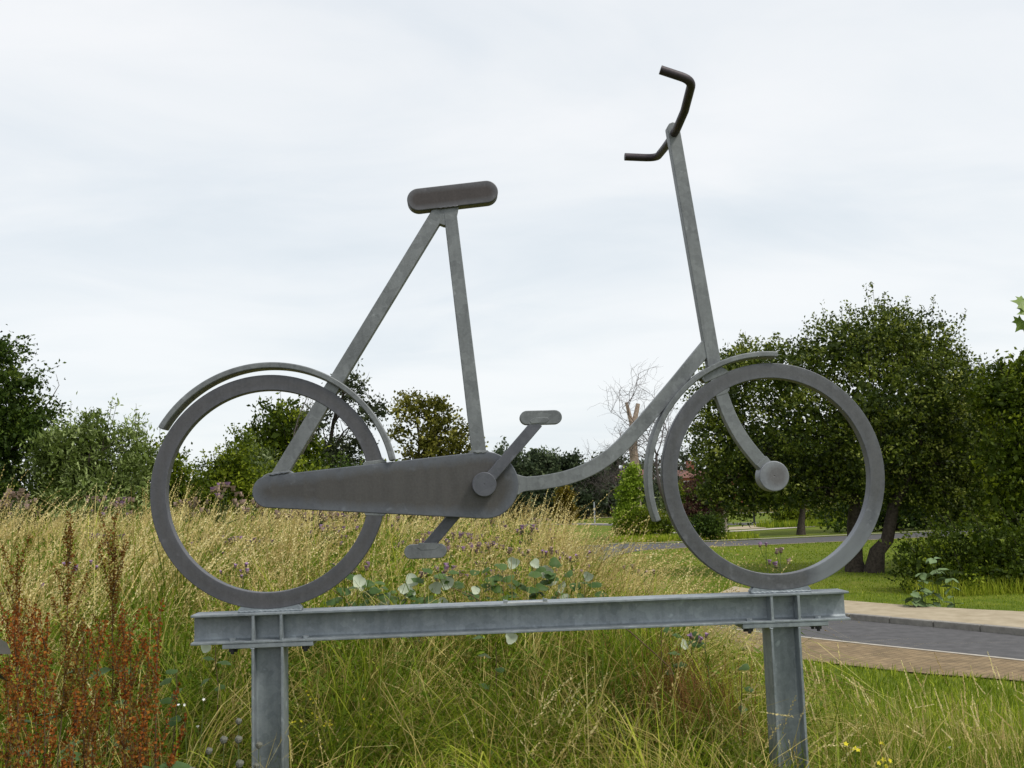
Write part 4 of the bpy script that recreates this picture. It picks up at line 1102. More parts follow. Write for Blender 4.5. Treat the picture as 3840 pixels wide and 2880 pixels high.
M_brickwall = simple_mat('red_brick_far', (0.20, 0.075, 0.05), (0.30, 0.12, 0.08), 1.2, 0.9, 0.1, detail=8)
M_rooftile = simple_mat('brown_roof_tile', (0.14, 0.075, 0.06), (0.22, 0.12, 0.10), 1.5, 0.9, 0.1, detail=8)
M_render = simple_mat('pale_render', (0.45, 0.42, 0.40), (0.55, 0.52, 0.50), 1.0, 0.9, 0.1)
M_white = simple_mat('white_window_frame', (0.75, 0.76, 0.78), (0.82, 0.83, 0.85), 3, 0.5, 0.4)
M_glass = simple_mat('window_glass', (0.05, 0.06, 0.075), (0.10, 0.12, 0.14), 0.7, 0.08, 0.6)
def house(x, y, w, d, wall_h, roof_h, mat, label, nwin, chimneys):
    r = thing('house', (x, y, -0.8), label, 'house')
    bm = bmesh.new(); box_bm(bm, 0, w, 0, d, -0.3, wall_h); obj('wall', bm_mesh('wall', bm, mat), r)
    bm = bmesh.new()
    e = 0.35
    v = [bm.verts.new(p) for p in ((-e, -e, wall_h), (w+e, -e, wall_h), (w+e, d+e, wall_h), (-e, d+e, wall_h), (-e, d/2, wall_h+roof_h), (w+e, d/2, wall_h+roof_h))]
    for f in ((0, 1, 5, 4), (2, 3, 4, 5), (0, 4, 3), (1, 2, 5), (0, 3, 2, 1)):
        bm.faces.new([v[i] for i in f])
    rf = obj('roof', bm_mesh('roof', bm, M_rooftile), r)
    for cx_ in chimneys:
        bm = bmesh.new(); box_bm(bm, cx_-0.5, cx_+0.5, d/2-0.4, d/2+0.4, wall_h+roof_h-0.8, wall_h+roof_h+1.3)
        obj('chimney', bm_mesh('chimney', bm, M_brickwall), rf)
    for i in range(nwin):
        wx = w*(i+0.5)/nwin
        for wz in (1.3, wall_h-1.75):
            bm = bmesh.new()
            for (a, b, c_, d_) in ((wx-0.75, wx+0.75, wz, wz+0.1), (wx-0.75, wx+0.75, wz+1.2, wz+1.3), (wx-0.75, wx-0.65, wz+0.1, wz+1.2), (wx+0.65, wx+0.75, wz+0.1, wz+1.2), (wx-0.05, wx+0.05, wz+0.1, wz+1.2)):
                box_bm(bm, a, b, -0.06, 0.02, c_, d_)
            fr = obj('window', bm_mesh('window', bm, M_white), r)
            bm = bmesh.new(); box_bm(bm, wx-0.65, wx-0.05, -0.03, 0.01, wz+0.1, wz+1.2); box_bm(bm, wx+0.05, wx+0.65, -0.03, 0.01, wz+0.1, wz+1.2)
            obj('pane', bm_mesh('pane', bm, M_glass), fr)
house(33.0, 138, 15.5, 8, 4.5, 1.2, M_brickwall, 'red brick row house far off right of the front wheel rim', 6, (2.5, 8.0, 13.5))
house(20.5, 136, 8.0, 8, 4.4, 1.5, M_render, 'pale rendered house behind the trees under the down tube', 3, (2.0, 6.5))
for i, hw in enumerate((8.9, -7)):
    pass

# ================================================================ MEADOW
def blades(P, H, W, rng, mat_tint, lean=(0.25, 0.0), bend=0.5, K=3, spread=0.35):
    """ribbons, K quads each, rooted at P (n,3)"""
    n = len(P)
    az = rng.uniform(0, 2*PI, n)
    mag = np.abs(rng.normal(0, spread, n))
    dx = np.cos(az)*mag+lean[0]; dy = np.sin(az)*mag+lean[1]
    tw = rng.uniform(0, 2*PI, n)
    wx, wy = np.cos(tw), np.sin(tw)
    t = np.linspace(0, 1, K+1)
    b = bend*rng.uniform(0.3, 1.6, n)
    off_t = t[None, :]*0.45+(t[None, :]**2.2)*b[:, None]
    X = P[:, 0:1]+dx[:, None]*H[:, None]*off_t
    Y = P[:, 1:2]+dy[:, None]*H[:, None]*off_t
    drop = (np.hypot(dx, dy)**2)[:, None]*(off_t**2)*0.45
    Z = P[:, 2:3]+H[:, None]*np.clip(t[None, :]-drop*t[None, :], 0, None)
    w = W[:, None]*0.5*np.where(t < 0.3, 0.8+0.6*t, (1.03-t)**0.6*1.15)[None, :]
    A = np.stack([X-wx[:, None]*w, Y-wy[:, None]*w, Z], -1); B = np.stack([X+wx[:, None]*w, Y+wy[:, None]*w, Z], -1)
    V = np.stack([A, B], 2).reshape(-1, 3)
    i = (np.arange(n)*(K+1)*2)[:, None]+(np.arange(K)*2)[None, :]
    F = np.stack([i, i+1, i+3, i+2], -1).reshape(-1, 4)
    spine = np.stack([X, Y, Z], -1)
    return V, F, np.repeat(mat_tint, (K+1)*2), spine
def spikelets(spine, rng, m, size, t0, tint, wid=0.28, ang=0.55):
    """little diamonds alternating up the top of each stalk: spine (n,k,3)"""
    n, k = spine.shape[:2]
    ts = t0+(1-t0)*(np.arange(m)+0.5)/m
    f = ts*(k-1); a = np.minimum(f.astype(int), k-2); fr = (f-a)[None, :, None]
    Pm = spine[:, a]*(1-fr)+spine[:, a+1]*fr
    D = spine[:, a+1]-spine[:, a]; D /= np.linalg.norm(D, axis=2, keepdims=True)+1e-9
    side = rng.normal(size=(n, 1, 3))*0.6+rng.normal(size=(n, m, 3))*0.7; side[:, 1::2] *= -1
    side -= (side*D).sum(2, keepdims=True)*D; side /= np.linalg.norm(side, axis=2, keepdims=True)+1e-9
    d = D*(1-ang*0.4)+side*ang; d /= np.linalg.norm(d, axis=2, keepdims=True)
    s = size[:, None, None]*rng.uniform(0.7, 1.3, (n, m, 1))*(1.15-0.5*((ts-t0)/(1-t0)))[None, :, None]
    nrm = np.cross(d, rng.normal(size=(n, m, 3))); nrm /= np.linalg.norm(nrm, axis=2, keepdims=True)+1e-9
    b = Pm; tip = Pm+d*s; mid = Pm+d*s*0.45
    V = np.stack([b, mid+nrm*s*wid, tip, mid-nrm*s*wid], 2).reshape(-1, 3)
    i = np.arange(n*m)[:, None]*4
    F = i+np.array([[0, 1, 2, 3]])
    return V, F, np.repeat(np.repeat(tint, m), 4)
def sample_region(n, rng, x0, x1, y0, y1, dens):
    """rejection sampling with density function dens(x,y) in 0..1"""
    out = np.zeros((0, 2))
    while len(out) < n:
        q = np.stack([rng.uniform(x0, x1, n), rng.uniform(y0, y1, n)], -1)
        out = np.concatenate([out, q[rng.uniform(0, 1, n) < dens(q[:, 0], q[:, 1])]])
    return out[:n]
def tufts(n, per, rng, x0, x1, y0, y1, dens, sig=0.11, lean=(0.3, 0.0), lsd=0.35):
    """root points grouped in tufts, each tuft with its own lean, height and tint"""
    nt_ = max(1, n//per)
    c = sample_region(nt_, rng, x0, x1, y0, y1, dens)
    k = rng.integers(0, nt_, n)
    q = c[k]+rng.normal(0, sig, (n, 2))*rng.uniform(0.5, 1.6, nt_)[k][:, None]
    lx = (lean[0]+rng.normal(0, lsd, nt_))[k]; ly = (lean[1]+rng.normal(0, lsd*0.6, nt_))[k]
    hf = np.clip(rng.normal(1.0, 0.24, nt_), 0.5, 1.6)[k]; tf = rng.normal(0, 0.17, nt_)[k]
    return q, (lx, ly), hf, tf
def onground(q, dz=-0.02):
    return np.concatenate([q, (gz(q[:, 0], q[:, 1])+dz)[:, None]], 1)
def patch(x, y, s, ph):
    return 0.5+0.25*(np.sin(x*s+ph)+np.cos(y*s*1.3+ph*2.1+x*0.6*s))
def seen(x, y, margin=0.3):
    """inside the camera's wedge (with a margin for a step to the side)"""
    dx, dy = x-0.898, y+4.93
    return np.abs(dx-0.059*dy) < dy*0.53+margin+0.5
def bank_edge(x, y):
    return 1-sst(x, 2.3+0.01*y, 3.3+0.02*y)
def near_fall(y):
    d = y+4.93
    return np.clip((6.5/np.maximum(d, 2.0))**1.7, 0, 1)
M_gblade = leaf_mat('grass_green', [(0.0, (0.075, 0.124, 0.0072)), (0.5, (0.158, 0.233, 0.0132)), (0.8, (0.286, 0.357, 0.0252)), (1.0, (0.514, 0.551, 0.0660))], rough=0.55, transl=0.35)
M_dry = leaf_mat('grass_dry', [(0.0, (0.193, 0.136, 0.0355)), (0.4, (0.408, 0.328, 0.0945)), (0.75, (0.635, 0.532, 0.1811)), (1.0, (0.794, 0.703, 0.2835))], rough=0.6, transl=0.25)
M_seed = leaf_mat('grass_seed', [(0.0, (0.265, 0.184, 0.0765)), (0.4, (0.518, 0.401, 0.1615)), (0.75, (0.728, 0.606, 0.2805)), (1.0, (0.860, 0.757, 0.4080))], rough=0.7, transl=0.3)
M_herb = leaf_mat('meadow_herbs', [(0.0, (0.055, 0.101, 0.0072)), (0.5, (0.116, 0.196, 0.0120)), (0.85, (0.218, 0.319, 0.0228)), (1.0, (0.354, 0.458, 0.0480))], rough=0.5, transl=0.25)
rng = np.random.default_rng(200)

# leafy undergrowth filling the bank
def dens_b(x, y): return bank_edge(x, y)*near_fall(y)*seen(x, y)*(1-0.8*np.exp(-((x-0.78)/0.24)**2-((y-1.0)/0.42)**2))
q = sample_region(84000, rng, -9, 3.6, -0.6, 13.5, lambda x, y: dens_b(x, y)*np.clip(0.25+1.1*patch(x, y, 1.1, 2.6)*(1.3-0.5*sst(y, 1, 5)), 0, 1))
d_ = np.hypot(q[:, 0]-0.9, q[:, 1]+4.93)
hh = rng.uniform(0.02, 0.66, len(q))*np.interp(q[:, 1], [-0.6, 0.4, 1.6], [0.3, 0.5, 1.0])*(0.75+0.35*patch(q[:, 0], q[:, 1], 1.4, 0.3))
P = onground(q); P[:, 2] += hh
V, F = leaves(P, 0.022+0.0042*d_, rng, 0.30, 0, 0.5, 0.2)
tt = np.clip(0.42+0.25*(patch(q[:, 0], q[:, 1], 0.9, 1.7)-0.5)+rng.normal(0, 0.2, len(q)), 0, 1)
o = obj('meadow_herbs', np_mesh('meadow_herbs', V, F, M_herb, np.repeat(tt, 4)))
tag(o, 'leafy green herbs growing thickly between the stalks on the bank', kind='stuff')
# green blades in tufts
q, ln, hf, tf = tufts(66000, 34, rng, -9, 3.6, -1.2, 13.5, lambda x, y: dens_b(x, y)*np.clip(0.35+0.9*patch(x, y, 3.3, 1.0), 0, 1), 0.085, (0.18, 0.0), 0.55)
d_ = np.hypot(q[:, 0]-0.9, q[:, 1]+4.93)
P = onground(q)
H = rng.uniform(0.28, 0.74, len(q))*np.interp(q[:, 1], [-1.2, -0.2, 1.2, 3], [0.45, 0.62, 0.95, 1.0])*hf
W = (0.0046+0.0007*d_)*rng.uniform(0.6, 1.5, len(q))
tt = np.clip(0.54+0.35*(patch(q[:, 0], q[:, 1], 1.1, 0.2)-0.5)+tf*1.5+rng.normal(0, 0.18, len(q)), 0, 1)
V, F, T, S = blades(P, H, W, rng, tt, ln, 0.9, 4, 0.40)
o = obj('meadow_grass', np_mesh('meadow_grass', V, F, M_gblade, T))
tag(o, 'long green grass blades covering the bank', kind='stuff')
# dry blades
def dens_dry(x, y): return dens_b(x, y)*np.clip(0.05+0.9*patch(x, y, 0.8, 2.0)+0.35*sst(y, 1.5, 5), 0, 1)
q, ln, hf, tf = tufts(27000, 18, rng, -9, 3.6, -1.2, 13.5, dens_dry, 0.12, (0.22, 0.0), 0.55)
d_ = np.hypot(q[:, 0]-0.9, q[:, 1]+4.93)
P = onground(q)
H = rng.uniform(0.26, 0.84, len(q))*np.interp(q[:, 1], [-1.2, -0.2, 1.2, 3], [0.5, 0.7, 0.95, 1.0])*hf
W = (0.0026+0.0006*d_)*rng.uniform(0.6, 1.5, len(q))
tt = np.clip(0.48+tf+rng.normal(0, 0.2, len(q)), 0, 1)
V, F, T, S = blades(P, H, W, rng, tt, ln, 1.0, 4, 0.40)
o = obj('dry_grass', np_mesh('dry_grass', V, F, M_dry, T))
tag(o, 'straw coloured dead grass blades mixed through the bank', kind='stuff')
# flowering stalks with seed heads
def dens_st(x, y): return dens_b(x, y)*np.clip(0.04+1.05*sst(y, 1.0, 3.6)*(0.02+1.2*patch(x, y, 0.9, 4.4)), 0, 1)
q, ln, hf, tf = tufts(9200, 9, rng, -9, 3.4, 0.1, 13.0, dens_st, 0.13, (0.42, 0.02), 0.28)
d_ = np.hypot(q[:, 0]-0.9, q[:, 1]+4.93)
P = onground(q)
H = rng.uniform(0.50, 0.95, len(q))*np.interp(q[:, 1], [0, 1.5, 4, 13], [0.80, 0.95, 1.0, 1.0])*(0.85+0.3*patch(q[:, 0], q[:, 1], 0.6, 1.0))*hf
W = (0.0021+0.00036*d_)*rng.uniform(0.8, 1.2, len(q))
tt = np.clip(0.62+0.30*(patch(q[:, 0], q[:, 1], 0.5, 3.0)-0.5)+tf+rng.normal(0, 0.13, len(q)), 0, 1)
V, F, T, S = blades(P, H, W, rng, tt, ln, 0.62, 6, 0.16)
V2, F2, T2 = spikelets(S, rng, 17, 0.0115+0.0013*d_, 0.64, tt, 0.28, 0.45)
V, F, T = join([(V, F, T), (V2, F2, T2)])
midx = np.zeros(len(F), int); midx[-len(F2):] = 1
o = obj('seeding_grass', np_mesh('seeding_grass', V, F, [M_dry, M_seed], T, midx=midx))
tag(o, 'tall pale grass stalks with nodding seed heads on the bank', kind='stuff')
# few tall loose stalks near the posts and over the right slope
def dens_r(x, y): return seen(x, y)*np.clip(0.15+0.85*patch(x, y, 1.3, 5.0), 0, 1)
q = np.concatenate([sample_region(620, rng, 2.4, 5.6, -1.2, 3.6, dens_r), sample_region(420, rng, -1.6, 2.6, -1.0, 1.0, dens_r), sample_region(110, rng, 2.7, 4.9, -0.8, 2.2, dens_r)])
P = onground(q)
H = rng.uniform(0.30, 0.62, len(q))*np.interp(q[:, 1], [-1.2, 0.2, 2], [0.6, 0.9, 1.05]); H[-110:] = rng.uniform(0.45, 0.85, 110)
tt = np.clip(0.6+rng.normal(0, 0.2, len(q)), 0, 1)
V, F, T, S = blades(P, H, np.full(len(q), 0.0032), rng, tt, (-0.16, 0.0), 0.5, 6, 0.35)
k = rng.uniform(size=len(q)) < 0.6
V2, F2, T2 = spikelets(S[k], rng, 20, np.full(k.sum(), 0.011), 0.74, tt[k], 0.30, 0.40)
V, F, T = join([(V, F, T), (V2, F2, T2)])
midx = np.zeros(len(F), int); midx[-len(F2):] = 1
V4, F4, T4 = spikelets(S[-110:], rng, 30, np.full(110, 0.0125), 0.82, np.clip(tt[-110:]+0.25, 0, 1), 0.30, 0.28)
V, F, T = join([(V, F, T), (V4, F4, T4)]); midx = np.concatenate([midx, np.ones(len(F4), int)])
o = obj('loose_stalks', np_mesh('loose_stalks', V, F, [M_dry, M_seed], T, midx=midx))
tag(o, 'scattered tall pale grass stalks on the short grass by the right post', kind='stuff')
# rusty brown dead stalks left of the right post
q = np.stack([rng.normal(2.22, 0.16, 420), rng.normal(0.85, 0.25, 420)], -1); P = onground(q)
H = rng.uniform(0.35, 0.72, 420); V, F, T, S = blades(P, H, np.full(420, 0.0042), rng, np.clip(0.45+rng.normal(0, .25, 420), 0, 1), (-0.12, 0), 0.4, 5, 0.2)
V2, F2, T2 = spikelets(S, rng, 14, np.full(420, 0.010), 0.6, np.clip(0.4+rng.normal(0, .2, 420), 0, 1), 0.35, 0.4)
V, F, T = join([(V, F, T), (V2, F2, T2)])
M_rust = leaf_mat('rusty_stalk', [(0.0, (0.13, 0.06, 0.02)), (0.5, (0.30, 0.15, 0.05)), (1.0, (0.45, 0.27, 0.11))])
tag(obj('rusty_stalks', np_mesh('rusty_stalks', V, F, M_rust, T)), 'rusty brown dead stalks left of the right post', kind='stuff')
# short grass slope at right, down to the footpath, and in front
def on_path(x, y):
    n1 = np.array(near_low); xx = np.interp(y, n1[::-1][:, 1][::-1], n1[::-1][:, 0][::-1]) if False else np.interp(-y, -n1[:, 1][::-1], n1[:, 0][::-1])
    return x > np.interp(y, [3.2, 5.2, 7.11, 7.86, 8.86, 10.0, 12.3], [10.4, 9.0, 7.67, 6.81, 5.99, 5.3, 4.3])-0.04
def dens_s(x, y): return seen(x, y)*(1-0.85*bank_edge(x, y)*(y > 0))*near_fall(y)*(~on_path(x, y))
q = sample_region(60000, rng, -2.5, 9, -1.8, 11, dens_s)
d_ = np.hypot(q[:, 0]-0.9, q[:, 1]+4.93)
P = onground(q)
H = rng.uniform(0.08, 0.30, len(q))*np.interp(q[:, 1], [-1.5, 1, 3, 5], [1.25, 1.15, 0.8, 0.5])
W = (0.0038+0.0007*d_)*rng.uniform(0.7, 1.4, len(q))
tt = np.clip(0.56+0.5*(patch(q[:, 0], q[:, 1], 1.2, 6.0)-0.5)+rng.normal(0, 0.24, len(q)), 0, 1)
V, F, T, S = blades(P, H, W, rng, tt, (0.05, 0), 0.7, 2, 0.5)
o = obj('short_grass', np_mesh('short_grass', V, F, M_gblade, T))
tag(o, 'short green grass on the slope towards the footpath', kind='stuff')
q = sample_region(8000, rng, -2.5, 8, -1.8, 9, lambda x, y: dens_s(x, y)*np.clip(patch(x, y, 1.7, 1.0)+0.1, 0, 1)*(y < 4))
d_ = np.hypot(q[:, 0]-0.9, q[:, 1]+4.93)
P = onground(q); H = rng.uniform(0.10, 0.34, len(q)); W = (0.003+0.0005*d_)*rng.uniform(0.7, 1.4, len(q))
V, F, T, S = blades(P, H, W, rng, np.clip(0.45+rng.normal(0, 0.25, len(q)), 0, 1), (-0.05, 0), 0.7, 3, 0.5)
o = obj('short_dry_grass', np_mesh('short_dry_grass', V, F, M_dry, T))
tag(o, 'yellowed grass blades among the short grass at the right', kind='stuff')
# mown lawn: tufts so that the surface is not flat
def dens_l(x, y):
    d = np.hypot(x-0.9, y+4.93)
    inroad = (x < 9.0) & (y < 13) & (x > 4)
    return seen(x, y)*np.clip((18/np.maximum(d, 8))**1.6, 0, 1)*(x > np.interp(y, [8, 10.6, 13.4, 15.6, 18, 22, 30, 37], [14, 11.9, 10.4, 8.9, 6.9, 5.9, 6.6, 8.9])+0.15)*(y < np.interp(x, [5, 9, 15.5, 22.7, 34], [37, 38, 39.1, 40.8, 43]))
q = sample_region(46000, rng, 5, 34, 8, 42, dens_l)
d_ = np.hypot(q[:, 0]-0.9, q[:, 1]+4.93)
P = onground(q); H = rng.uniform(0.03, 0.085, len(q)); W = 0.0011*d_*rng.uniform(0.6, 1.4, len(q))
tt = np.clip(0.50+0.35*(patch(q[:, 0], q[:, 1], 0.5, 2.0)-0.5)+rng.normal(0, 0.18, len(q)), 0, 1)
V, F, T, S = blades(P, H, W, rng, tt, (0, 0), 0.6, 1, 0.6)
o = obj('lawn_grass', np_mesh('lawn_grass', V, F, M_gblade, T))
tag(o, 'mown lawn grass beyond the road', kind='stuff')
# rough grass round the island bushes and at the foot of the right bushes
def rough(n, x0, x1, y0, y1, h, w, lab, mat=M_gblade, base=0.6):
    q = np.stack([rng.uniform(x0, x1, n), rng.uniform(y0, y1, n)], -1)
    P = onground(q); V, F, T, S = blades(P, rng.uniform(h*0.4, h, n), rng.uniform(0.6, 1.4, n)*w, rng, np.clip(base+rng.normal(0, 0.22, n), 0, 1), (0, 0), 0.5, 2, 0.35)
    tag(obj('rough_grass', np_mesh('rough_grass', V, F, mat, T)), lab, kind='stuff')
rough(5000, 8.7, 15.8, 44.2, 46.8, 0.42, 0.05, 'rough grass in front of the island bushes', base=0.75)
rough(2600, 20.5, 27.0, 57.5, 61.0, 0.55, 0.06, 'rough grass at the foot of the slender tree')
rough(5200, 10.9, 16.5, 16.4, 17.6, 0.42, 0.016, 'yellowish rough grass in front of the bramble bush', base=0.85)
rough(9000, 4, 60, 103, 125, 0.75, 0.12, 'dry tall grass of the distant field', M_dry, 0.35)

# ================================================================ WILD PLANTS ONE CAN PICK OUT
M_stem = simple_mat('green_stem', (0.07, 0.10, 0.03), (0.12, 0.15, 0.05), 20, 0.7, 0.2)
M_stem_brown = simple_mat('brown_stem', (0.09, 0.06, 0.035), (0.16, 0.11, 0.06), 20, 0.8, 0.2)
M_bulb = simple_mat('thistle_bract', (0.12, 0.09, 0.06), (0.20, 0.15, 0.10), 60, 0.8, 0.2)
M_tuft_p = simple_mat('thistle_purple', (0.22, 0.13, 0.24), (0.36, 0.23, 0.38), 90, 0.8, 0.1)
M_tuft_b = simple_mat('thistle_faded', (0.28, 0.19, 0.17), (0.46, 0.35, 0.31), 90, 0.9, 0.1)
def head_mesh(mat, s=1.0):
    bm = bmesh.new()
    prof = [(0.0015, 0), (0.0075, 0.003), (0.0095, 0.009), (0.0065, 0.015), (0.0085, 0.019), (0.0125, 0.026), (0.006, 0.0255)]
    n = 7; rows = []
    for r, z in prof:
        rows.append([bm.verts.new((r*s*math.cos(2*PI*k/n), r*s*math.sin(2*PI*k/n), z*s*(1+0.12*((k*3) % 4-1.5)*(z > 0.02)))) for k in range(n)])
    for i in range(len(rows)-1):
        for k in range(n):
            f = bm.faces.new((rows[i][k], rows[i][(k+1) % n], rows[i+1][(k+1) % n], rows[i+1][k]))
            f.material_index = 1 if i >= 3 else 0
    f = bm.faces.new(rows[-1]); f.material_index = 1
    bm.faces.new(rows[0][::-1])
    return bm_mesh('thistle_head', bm, [M_bulb, mat], True, 60)
HEADS = {'p': head_mesh(M_tuft_p, 1.15), 'b': head_mesh(M_tuft_b, 1.15)}
def thistle(x, y, h, seed, kind, label, group=None, heads=9, parts=False, s=1.0, spread=0.16):
    rng = np.random.default_rng(seed)
    z0 = G(x, y)
    r = thing('thistle', (x, y, z0), label, 'thistle', group)
    lean = rng.normal(0, 0.05, 2)
    top = np.array([lean[0]*h, lean[1]*h, h])
    main = wander((0, 0, -0.03), top*0.93, 7, 0.05, rng)
    paths = [(main, np.linspace(0.0042, 0.0022, 7)*s)]
    tips = []
    for i in range(heads):
        j = rng.integers(3, 7) if i > 2 else 6
        e = np.array([rng.normal(0, spread), rng.normal(0, spread*0.7), 0])+np.array([top[0], top[1], h-rng.uniform(0, 0.20)*(i > 1)])
        e[2] = max(e[2], main[j][2]+0.02)
        b = wander(main[j], e, 5, 0.12, rng, -0.05)
        paths.append((b, np.linspace(0.002, 0.0013, 5)*s)); tips.append(e)
    V, F = tubes_np(paths, 4)
    # narrow spiny leaves on the stem
    LP = np.array([main[k] for k in rng.integers(0, 6, 16)])+rng.normal(0, 0.01, (16, 3))
    lv, lf = leaves(LP, 0.10*s, rng, 0.22, 0, 0.6, 0.3)
    if parts:
        obj('stem', np_mesh('thistle_stem', V, F, M_stem, smooth=True), r)
        o = obj('leaves', np_mesh('thistle_leaves', lv, lf, M_herb, np.full(len(lv), 0.5)), r); o['kind'] = 'stuff'
        for t_ in tips:
            k = kind if kind != 'm' else ('p' if rng.uniform() < 0.4 else 'b')
            o = obj('flower_head', HEADS[k], r, tuple(t_))
            o.rotation_euler = (rng.normal(0, 0.35), rng.normal(0, 0.35), rng.uniform(0, 6)); sc = s*rng.uniform(0.75, 1.15); o.scale = (sc, sc, sc)
    else:
        bm = bmesh.new()
        vv = [bm.verts.new(v) for v in V]
        for f in F: bm.faces.new([vv[i] for i in f])
        for t_ in tips:
            k = kind if kind != 'm' else ('p' if rng.uniform() < 0.35 else 'b')
            mi = 2 if k == 'p' else 3
            n = 6; sc = s*rng.uniform(0.75, 1.2)*1.2; ax = rng.normal(0, 0.3, 2)
            rows = []
            for rr, zz in ((0.002, 0), (0.010, 0.007), (0.007, 0.015), (0.013, 0.027)):
                rows.append([bm.verts.new((t_[0]+rr*sc*math.cos(2*PI*q/n)+ax[0]*zz*sc, t_[1]+rr*sc*math.sin(2*PI*q/n)+ax[1]*zz*sc, t_[2]+zz*sc)) for q in range(n)])
            for i in range(3):
                for q in range(n):
                    f = bm.faces.new((rows[i][q], rows[i][(q+1) % n], rows[i+1][(q+1) % n], rows[i+1][q])); f.material_index = 1 if i < 2 else mi
            f = bm.faces.new(rows[-1]); f.material_index = mi
        for f in lf:
            a = [bm.verts.new(lv[i]) for i in f]; fc = bm.faces.new(a); fc.material_index = 0
        o = obj('plant', bm_mesh('thistle_plant', bm, [M_stem, M_bulb, M_tuft_p, M_tuft_b], False), r)
    return r
rng = np.random.default_rng(300)
# faded clusters along the skyline of the meadow (left) and purple ones lower down
TH = []
for i in range(30):
    yy = rng.uniform(6.5, 11.5); fx = rng.uniform(-0.56, 0.16)
    TH.append((0.898+(yy+4.93)*(fx+0.0), yy, rng.uniform(0.88, 1.10) if fx < -0.2 else rng.uniform(0.68, 0.88), 'b' if rng.uniform() < 0.6 else 'm'))
for i in range(22):
    yy = rng.uniform(3.0, 6.5); fx = rng.uniform(-0.52, 0.17)
    TH.append((0.898+(yy+4.93)*fx, yy, rng.uniform(0.50, 0.72), 'p' if rng.uniform() < 0.6 else 'm'))
for i, (x, y, h, k) in enumerate(TH):
    ang = (x-0.898)/(y+4.93)
    zone = ['at the far left', 'between left edge and rear wheel', 'seen through the rear wheel', 'below the chain guard', 'below the crank'][int(np.searchsorted([-0.42, -0.31, -0.10, 0.02], ang))]
    lab = ('faded pinkish brown thistle on the meadow skyline ' if i < 30 else 'purple flowering thistle down in the tall meadow grass ')+zone
    thistle(x, y, h, 400+i, k, lab, ('faded thistles on the skyline ' if i < 30 else 'purple thistles in the meadow ')+zone, heads=16, s=1.9 if i < 30 else 1.5, spread=0.13)
thistle(3.04, 1.5, 1.28-0.0-G(3.04, 1.5)-0.09, 501, 'm', 'tall thistle with brown and lilac heads seen inside the bottom of the front wheel', heads=8, parts=True, s=1.15, spread=0.065)
thistle(2.92, 1.3, 1.12-G(2.92, 1.3)-0.10, 502, 'p', 'small thistle with one lilac head low inside the front wheel', heads=2, parts=True, s=1.1, spread=0.04)
thistle(2.86, 1.6, 1.24-G(2.86, 1.6), 503, 'p', 'thin thistle with tiny head against the distant road inside the front wheel', heads=2, parts=True, s=1.0, spread=0.03)
thistle(1.55, 3.0, 1.18-G(1.55, 3.0), 504, 'm', 'purple-brown thistle clump at the right tip of the meadow below the down tube', heads=13, parts=True, s=1.1, spread=0.10)
thistle(1.78, 3.3, 1.12-G(1.78, 3.3), 505, 'p', 'purple thistle in front of the road bend', heads=9, parts=True, s=1.1, spread=0.08)
thistle(2.35, 3.0, 1.02-G(2.35, 3.0), 506, 'b', 'faded thistle on thin stem between meadow and lawn', heads=5, parts=True, s=1.1, spread=0.08)
thistle(2.28, 0.7, 0.78-G(2.28, 0.7), 507, 'p', 'lilac thistle in the dry grass left of the right post', heads=3, parts=True, s=1.1, spread=0.06)
thistle(-0.62, 2.2, 1.18-G(-0.62, 2.2), 508, 'p', 'purple thistle seen through the lower left of the rear wheel', heads=7, parts=True, s=1.0, spread=0.09)
thistle(-1.9, 2.4, 1.22-G(-1.9, 2.4), 509, 'p', 'purple thistle standing left of the rear wheel rim', heads=7, parts=True, s=1.0, spread=0.09)

# ---- docks with rust-red seed spikes
M_dock_r = leaf_mat('dock_seed_red', [(0.0, (0.10, 0.030, 0.006)), (0.45, (0.25, 0.068, 0.010)), (0.75, (0.35, 0.13, 0.018)), (1.0, (0.25, 0.20, 0.03))], rough=0.7, transl=0.25)
M_dock_b = leaf_mat('dock_seed_brown', [(0.0, (0.08, 0.034, 0.006)), (0.45, (0.20, 0.075, 0.011)), (0.70, (0.21, 0.13, 0.018)), (1.0, (0.13, 0.17, 0.02))], rough=0.7, transl=0.25)
M_bigleaf = simple_mat('broad_leaf', (0.035, 0.075, 0.018), (0.075, 0.13, 0.035), 12, 0.55, 0.3)
M_burdock = simple_mat('burdock_leaf', (0.035, 0.042, 0.028), (0.065, 0.055, 0.048), 9, 0.6, 0.3)
def broad_leaf(s, aspect, mat, name='broad_leaf', cup=0.12, seed=0):
    rr = random.Random(seed)
    bm = bmesh.new()
    n = 10
    mids = [bm.verts.new((0, s*i/4, -cup*s*(i/4)**2)) for i in range(5)]
    prof = [0.0, 0.36, 0.5, 0.38, 0.0]
    for sgn in (-1, 1):
        ed = [bm.verts.new((sgn*s*aspect*prof[i]*rr.uniform(.9, 1.1), s*i/4, cup*s*0.5-cup*s*(i/4)**2)) for i in (1, 2, 3)]
        q = [mids[0], ed[0], mids[1]]; bm.faces.new(q if sgn > 0 else q[::-1])
        for i in (0, 1):
            q = [mids[i+1], ed[i], ed[i+1], mids[i+2]]; bm.faces.new(q if sgn > 0 else q[::-1])
        q = [mids[3], ed[2], mids[4]]; bm.faces.new(q if sgn > 0 else q[::-1])
    bmesh.ops.subdivide_edges(bm, edges=bm.edges[:], cuts=1, use_grid_fill=True)
    for v in bm.verts: v.co.z += rr.uniform(-1, 1)*0.012*s
    me = bpy.data.meshes.new(name); bm.to_mesh(me); bm.free()
    return finish(me, mat, True)
DLEAF = [broad_leaf(0.17, 0.42, M_bigleaf, seed=i) for i in range(3)]
